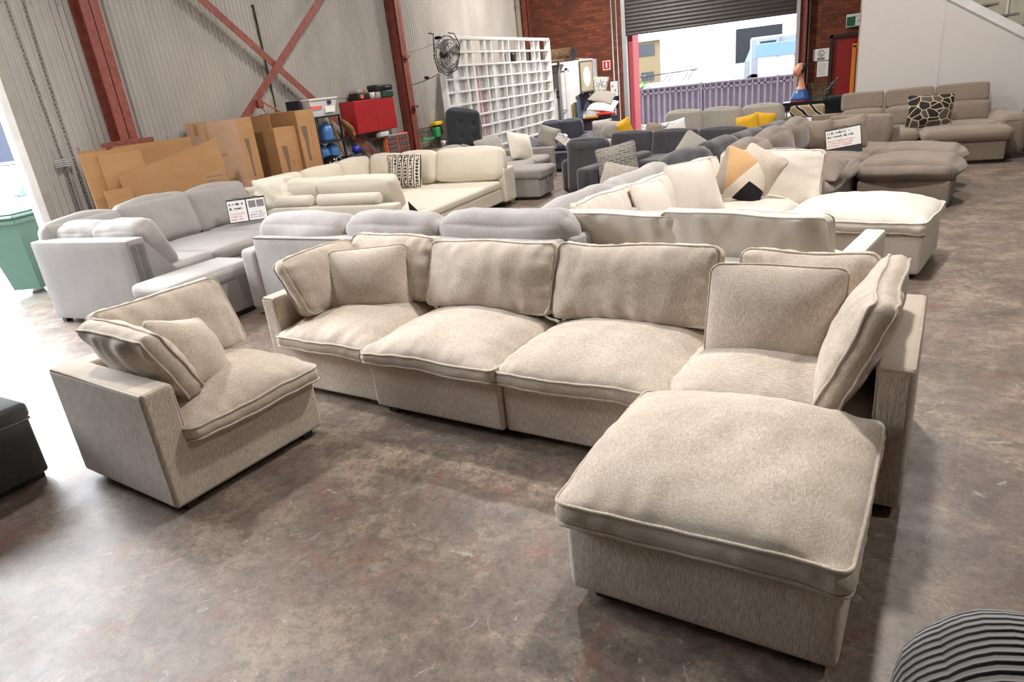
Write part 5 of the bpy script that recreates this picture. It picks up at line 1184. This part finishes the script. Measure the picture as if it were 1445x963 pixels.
MB().bbox((.88, -.08, 2.04), (1.60, 0, 2.14), .01).build('header', M_white_g, CU)
MB().bbox((2.02, -.30, 0), (2.09, .7, 2.30), .008).build('end_panel', M_white_g, CU)
RG = thing('rug_roll', 'rolled shaggy brown rug lying on top of the lattice and cubicle', 'rolled rug', (-7.55, 19.95, 2.475), R(-8))
tr_ = NT('brown_rug'); _n = tr_.noise(tr_.co(), 26, 4, .7); tr_.set(Base_Color=tr_.ramp(_n, [(.35, rgb('#4f3a28')), (.6, rgb('#93785a')), (.75, rgb('#b29a78'))]), Roughness=1); tr_.bump(_n, .8, .02)
m = MB(); m.tube([(-.75, 0, 0), (.62, 0, 0)], .185, 22); m.build('roll', tr_.m, RG, smooth=True); MB().tube([(.621, 0, 0), (.626, 0, 0)], .165, 22).build('core', M_ink, RG)
m = MB(); m.lathe([(.001, 0), (.12, 0), (.13, .03), (.08, .06), (.001, .07)], 16, (-6.75, 19.75, 2.285)); tag(m.build('hat', plain('straw_hat', rgb('#7d5a3d'), .8), smooth=True), 'small brown and grey hat shaped item on top of the cubicle', 'hat')
for i, (y, z, sz) in enumerate(((17.2, 2.36, .30), (16.6, 2.36, .22), (18.2, 2.38, .26))):
    m = MB(); m.bbox((-7.75, y, z), (-7.35, y+sz*1.3, z+sz), .03); tag(m.build('black_crate', M_blk), ['black case on the shelf behind the lattice top, middle one', 'smaller black case on the shelf behind the lattice top, left one', 'black case on the shelf behind the lattice top, beside the rug'][i], 'case')
MZ = thing('storage_rack', 'tall rack with a plywood deck running behind the top of the lattice', 'rack', (0, 0, 0))
m = MB(); m.box((-8.7, 15.2, 2.30), (-7.1, 19.5, 2.355)); m.build('deck', plain('plywood', rgb('#8d6a48'), .7), MZ)
for y in (15.3, 17.3, 19.3):
    for x in (-8.6, -7.2): MB().box((x-.03, y-.03, 0), (x+.03, y+.03, 2.3)).build('leg', M_galv, MZ)
PC = thing('framed_picture', 'framed cream picture with a white oval hung on the cubicle end', 'picture', (-6.50, 18.95, 1.42), R(-24))
MB().bbox((0, 0, 0), (.04, .55, .82), .006).build('frame', plain('pewter_frame', rgb('#5a5044'), .5), PC); MB().box((.041, .04, .04), (.045, .51, .78)).build('canvas', plain('cream_canvas', rgb('#b9ad92'), .8), PC)
m = MB(); m.add([(.047, .275+.15*cos(a), .41+.26*sin(a)) for a in [k*pi/12 for k in range(24)]], [tuple(range(24))]); m.build('oval', M_paper, PC)
TB = thing('covered_table', 'table under a dark purple cloth in front of the brick wall', 'table', (-6.9, 18.9, 0))
m = MB(); m.bbox((0, 0, .66), (1.25, .8, .69), .005); m.build('table_top', M_wood, TB)
def cloth(w_, d_, h, seed):
    m = MB(); n = 60; per = []
    for i in range(n):
        t_ = i/n*4; s = int(t_); f = t_-s
        p = [(f*w_, 0), (w_, f*d_), (w_-f*w_, d_), (0, d_-f*d_)][s]; o_ = [(0, -1), (1, 0), (0, 1), (-1, 0)][s]; per.append((p, o_))
    vs = []
    for k in range(5):
        for i, (p, o_) in enumerate(per): a = k/4; wv = .03*a*sin(i*1.7+seed); vs.append((p[0]+o_[0]*(.01+wv+.03*a), p[1]+o_[1]*(.01+wv+.03*a), h*(1-a)+.02))
    m.add(vs, [(k*n+i, k*n+(i+1) % n, (k+1)*n+(i+1) % n, (k+1)*n+i) for k in range(4) for i in range(n)]+[tuple(range(n))]); return m
cloth(1.25, .8, .70, 1).build('cloth', plain('dark_purple_cloth', rgb('#2b1b28'), .9, var=.3), TB, smooth=True)
for x in (.05, 1.2):
    for y in (.05, .75): MB().box((x-.02, y-.02, 0), (x+.02, y+.02, .66)).build('leg', M_blkm, TB)
z0 = .725
for i, (x, th, h, c, lab) in enumerate(((-6.80, .03, .42, '#b8a888', 'cream framed panel leaning upright at the left of the cloth covered table'), (-6.73, .03, .46, '#8c7a58', 'tan framed panel leaning upright behind the blue one on the table'), (-6.62, .05, .50, '#4f6a86', 'blue framed panel leaning upright on the cloth covered table'))):
    m = MB(); m.bbox((x, 18.95, z0), (x+th, 19.40, z0+h), .005); tag(m.build('canvas_print', plain('panel_'+str(i), rgb(c), .6)), lab, 'picture')
m = MB(); m.bbox((-6.42, 18.94, z0), (-6.02, 19.25, z0+.06), .01); tag(m.build('book', plain('ochre_cover', rgb('#b8862c'), .6)), 'ochre flat box lying on the cloth covered table', 'box')
m = MB(); m.bbox((-6.08, 18.98, z0+.062), (-5.62, 19.3, z0+.12), .01); tag(m.build('book', M_red_p), 'bright red flat box lying on the cloth covered table', 'box')
m = MB(); m.bbox((-6.02, 19.0, z0), (-5.66, 19.28, z0+.06), .01); tag(m.build('book', M_blk), 'dark flat box under the bright red one', 'box')
pillow('bagged_pillow', 'white pillow wrapped in clear plastic on the pillow pile', plain('plastic_wrap', (.75, .76, .80), .15), (-6.02, 19.45, 1.02), (R(25), R(8), 0), .80, .58, .15, 101)
pillow('throw_pillow', 'beige crumpled pillow in the middle of the pile by the brick wall', M_otaupe, (-6.05, 19.50, 1.26), (R(30), R(14), 0), .72, .52, .11, 102)
pillow('throw_pillow', 'floral yellow and blue pillow on top of the pile by the brick wall', fabric('floral_print', rgb('#5d6f8d'), rgb('#d8d0b4'), (16, 16, 16), big=9, mott=.2), (-6.18, 19.6, 1.56), (R(70), R(8), 0), .58, .50, .09, 103)
pillow('throw_pillow', 'grey ribbed pillow hanging at the left side of the pillow pile', M_bluegrey, (-6.50, 19.35, 1.20), (R(65), R(60), R(20)), .5, .42, .08, 104)

# ------------------------------------------------------------------ console, bust, plant
CN = thing('console_table', 'black console table with gold legs right of the roller doorway', 'console table', (-1.02, 15.4, 0), R(-4))
MB().bbox((0, 0, .76), (.82, .42, .93), .006).build('top', plain('satin_black', (.012, .012, .018), .25), CN)
for x in (.05, .77):
    for y in (.04, .38): MB().box((x-.015, y-.015, 0), (x+.015, y+.015, .76)).build('leg', M_gold, CN)
BS = thing('painted_bust', 'painted bust sculpture with a blue base on the black console', 'sculpture', (-.68, 15.58, .932), R(10))
m = MB(); m.lathe([(.001, 0), (.19, 0), (.195, .02)], 20); m.build('rim', M_red_p, BS, smooth=True)
m = MB(); m.lathe([(.001, .018), (.192, .02), (.175, .08), (.14, .16), (.105, .23), (.001, .24)], 20); m.build('base', plain('cobalt', rgb('#2c5796'), .4), BS, smooth=True)
m = MB(); m.tube([(0, 0, .22), (.01, 0, .30), (0, 0, .42), (-.02, 0, .50)], [.10, .065, .05, .06], 14); m.build('neck', plain('peach_paint', rgb('#d08f72'), .5), BS, smooth=True)
hd = softbox(.17, .13, .24, r=.06, puff=.01, n=6, m=4, deform=lambda P: P+Vector((-.35*P.z*.0-.0, 0, 0))); hd.build('head', MATS['peach_paint'], BS, (-.05, 0, .60), (0, R(38), 0), smooth=True)
hr = softbox(.12, .15, .22, r=.055, n=6, m=4); hr.build('hair', M_blk, BS, (.02, .0, .63), (0, R(30), 0), smooth=True)
PT = thing('potted_palm', 'dark green leafy artificial palm beside the painted bust', 'plant', (-.42, 16.2, 0))
m = MB(); m.lathe([(.001, 0), (.16, 0), (.20, .34), (.18, .34), (.001, .30)], 18); m.build('pot', M_blk, PT, smooth=True)
rnd = random.Random(5)
for k in range(13):
    a = rnd.uniform(0, 2*pi); L2 = rnd.uniform(.3, .5); up = rnd.uniform(.85, 1.25); m = MB()
    pts = [Vector((cos(a)*L2*t_*t_, sin(a)*L2*t_*t_, .3+up*t_-.25*t_*t_)) for t_ in [i/8 for i in range(9)]]
    m.tube(pts, .008, 5)
    for i in range(2, 9):
        p = pts[i]; dr = (pts[i]-pts[i-1]).normalized(); sd = dr.cross(Vector((0, 0, 1))).normalized()
        for sg in (-1, 1):
            tip = p+sd*sg*.20*(1.1-i/10)+dr*.10; m.add([p, p+dr*.03+sd*sg*.06, tip, p-dr*.012+sd*sg*.06], [(0, 1, 2, 3)])
    m.build('frond', plain('palm_green', rgb('#1f4a2a'), .5, var=.3), PT)
t = thing('black_tub_chair', 'round black chair in the shadow before the red exit door', 'chair', (.02, 17.0, 0)); put_soft(t, 'backrest', M_black, (0, .1, .62), (.62, .2, .55), .09); put_soft(t, 'seat', M_black, (0, -.15, .38), (.6, .55, .16), .07)
for x in (-.22, .22):
    for y in (-.35, .1): MB().cyl((x, y, 0), (x, y, .32), .015).build('leg', M_blkm, t)
m = MB(); m.box((.12, 15.9, 0), (.42, 16.1, .86), mat=0); tag(m.build('green_box', plain('green_white_pack', rgb('#9fb079'), .6)), 'green and white package behind the left headrest of the taupe sofa', 'package')
clipboard('white price sheet hanging behind the taupe sectional, in front of the swirl patterned chair', (-.42, 12.0, .80), (R(-6), 0, R(-8)), .16, .26, 39, two=False)
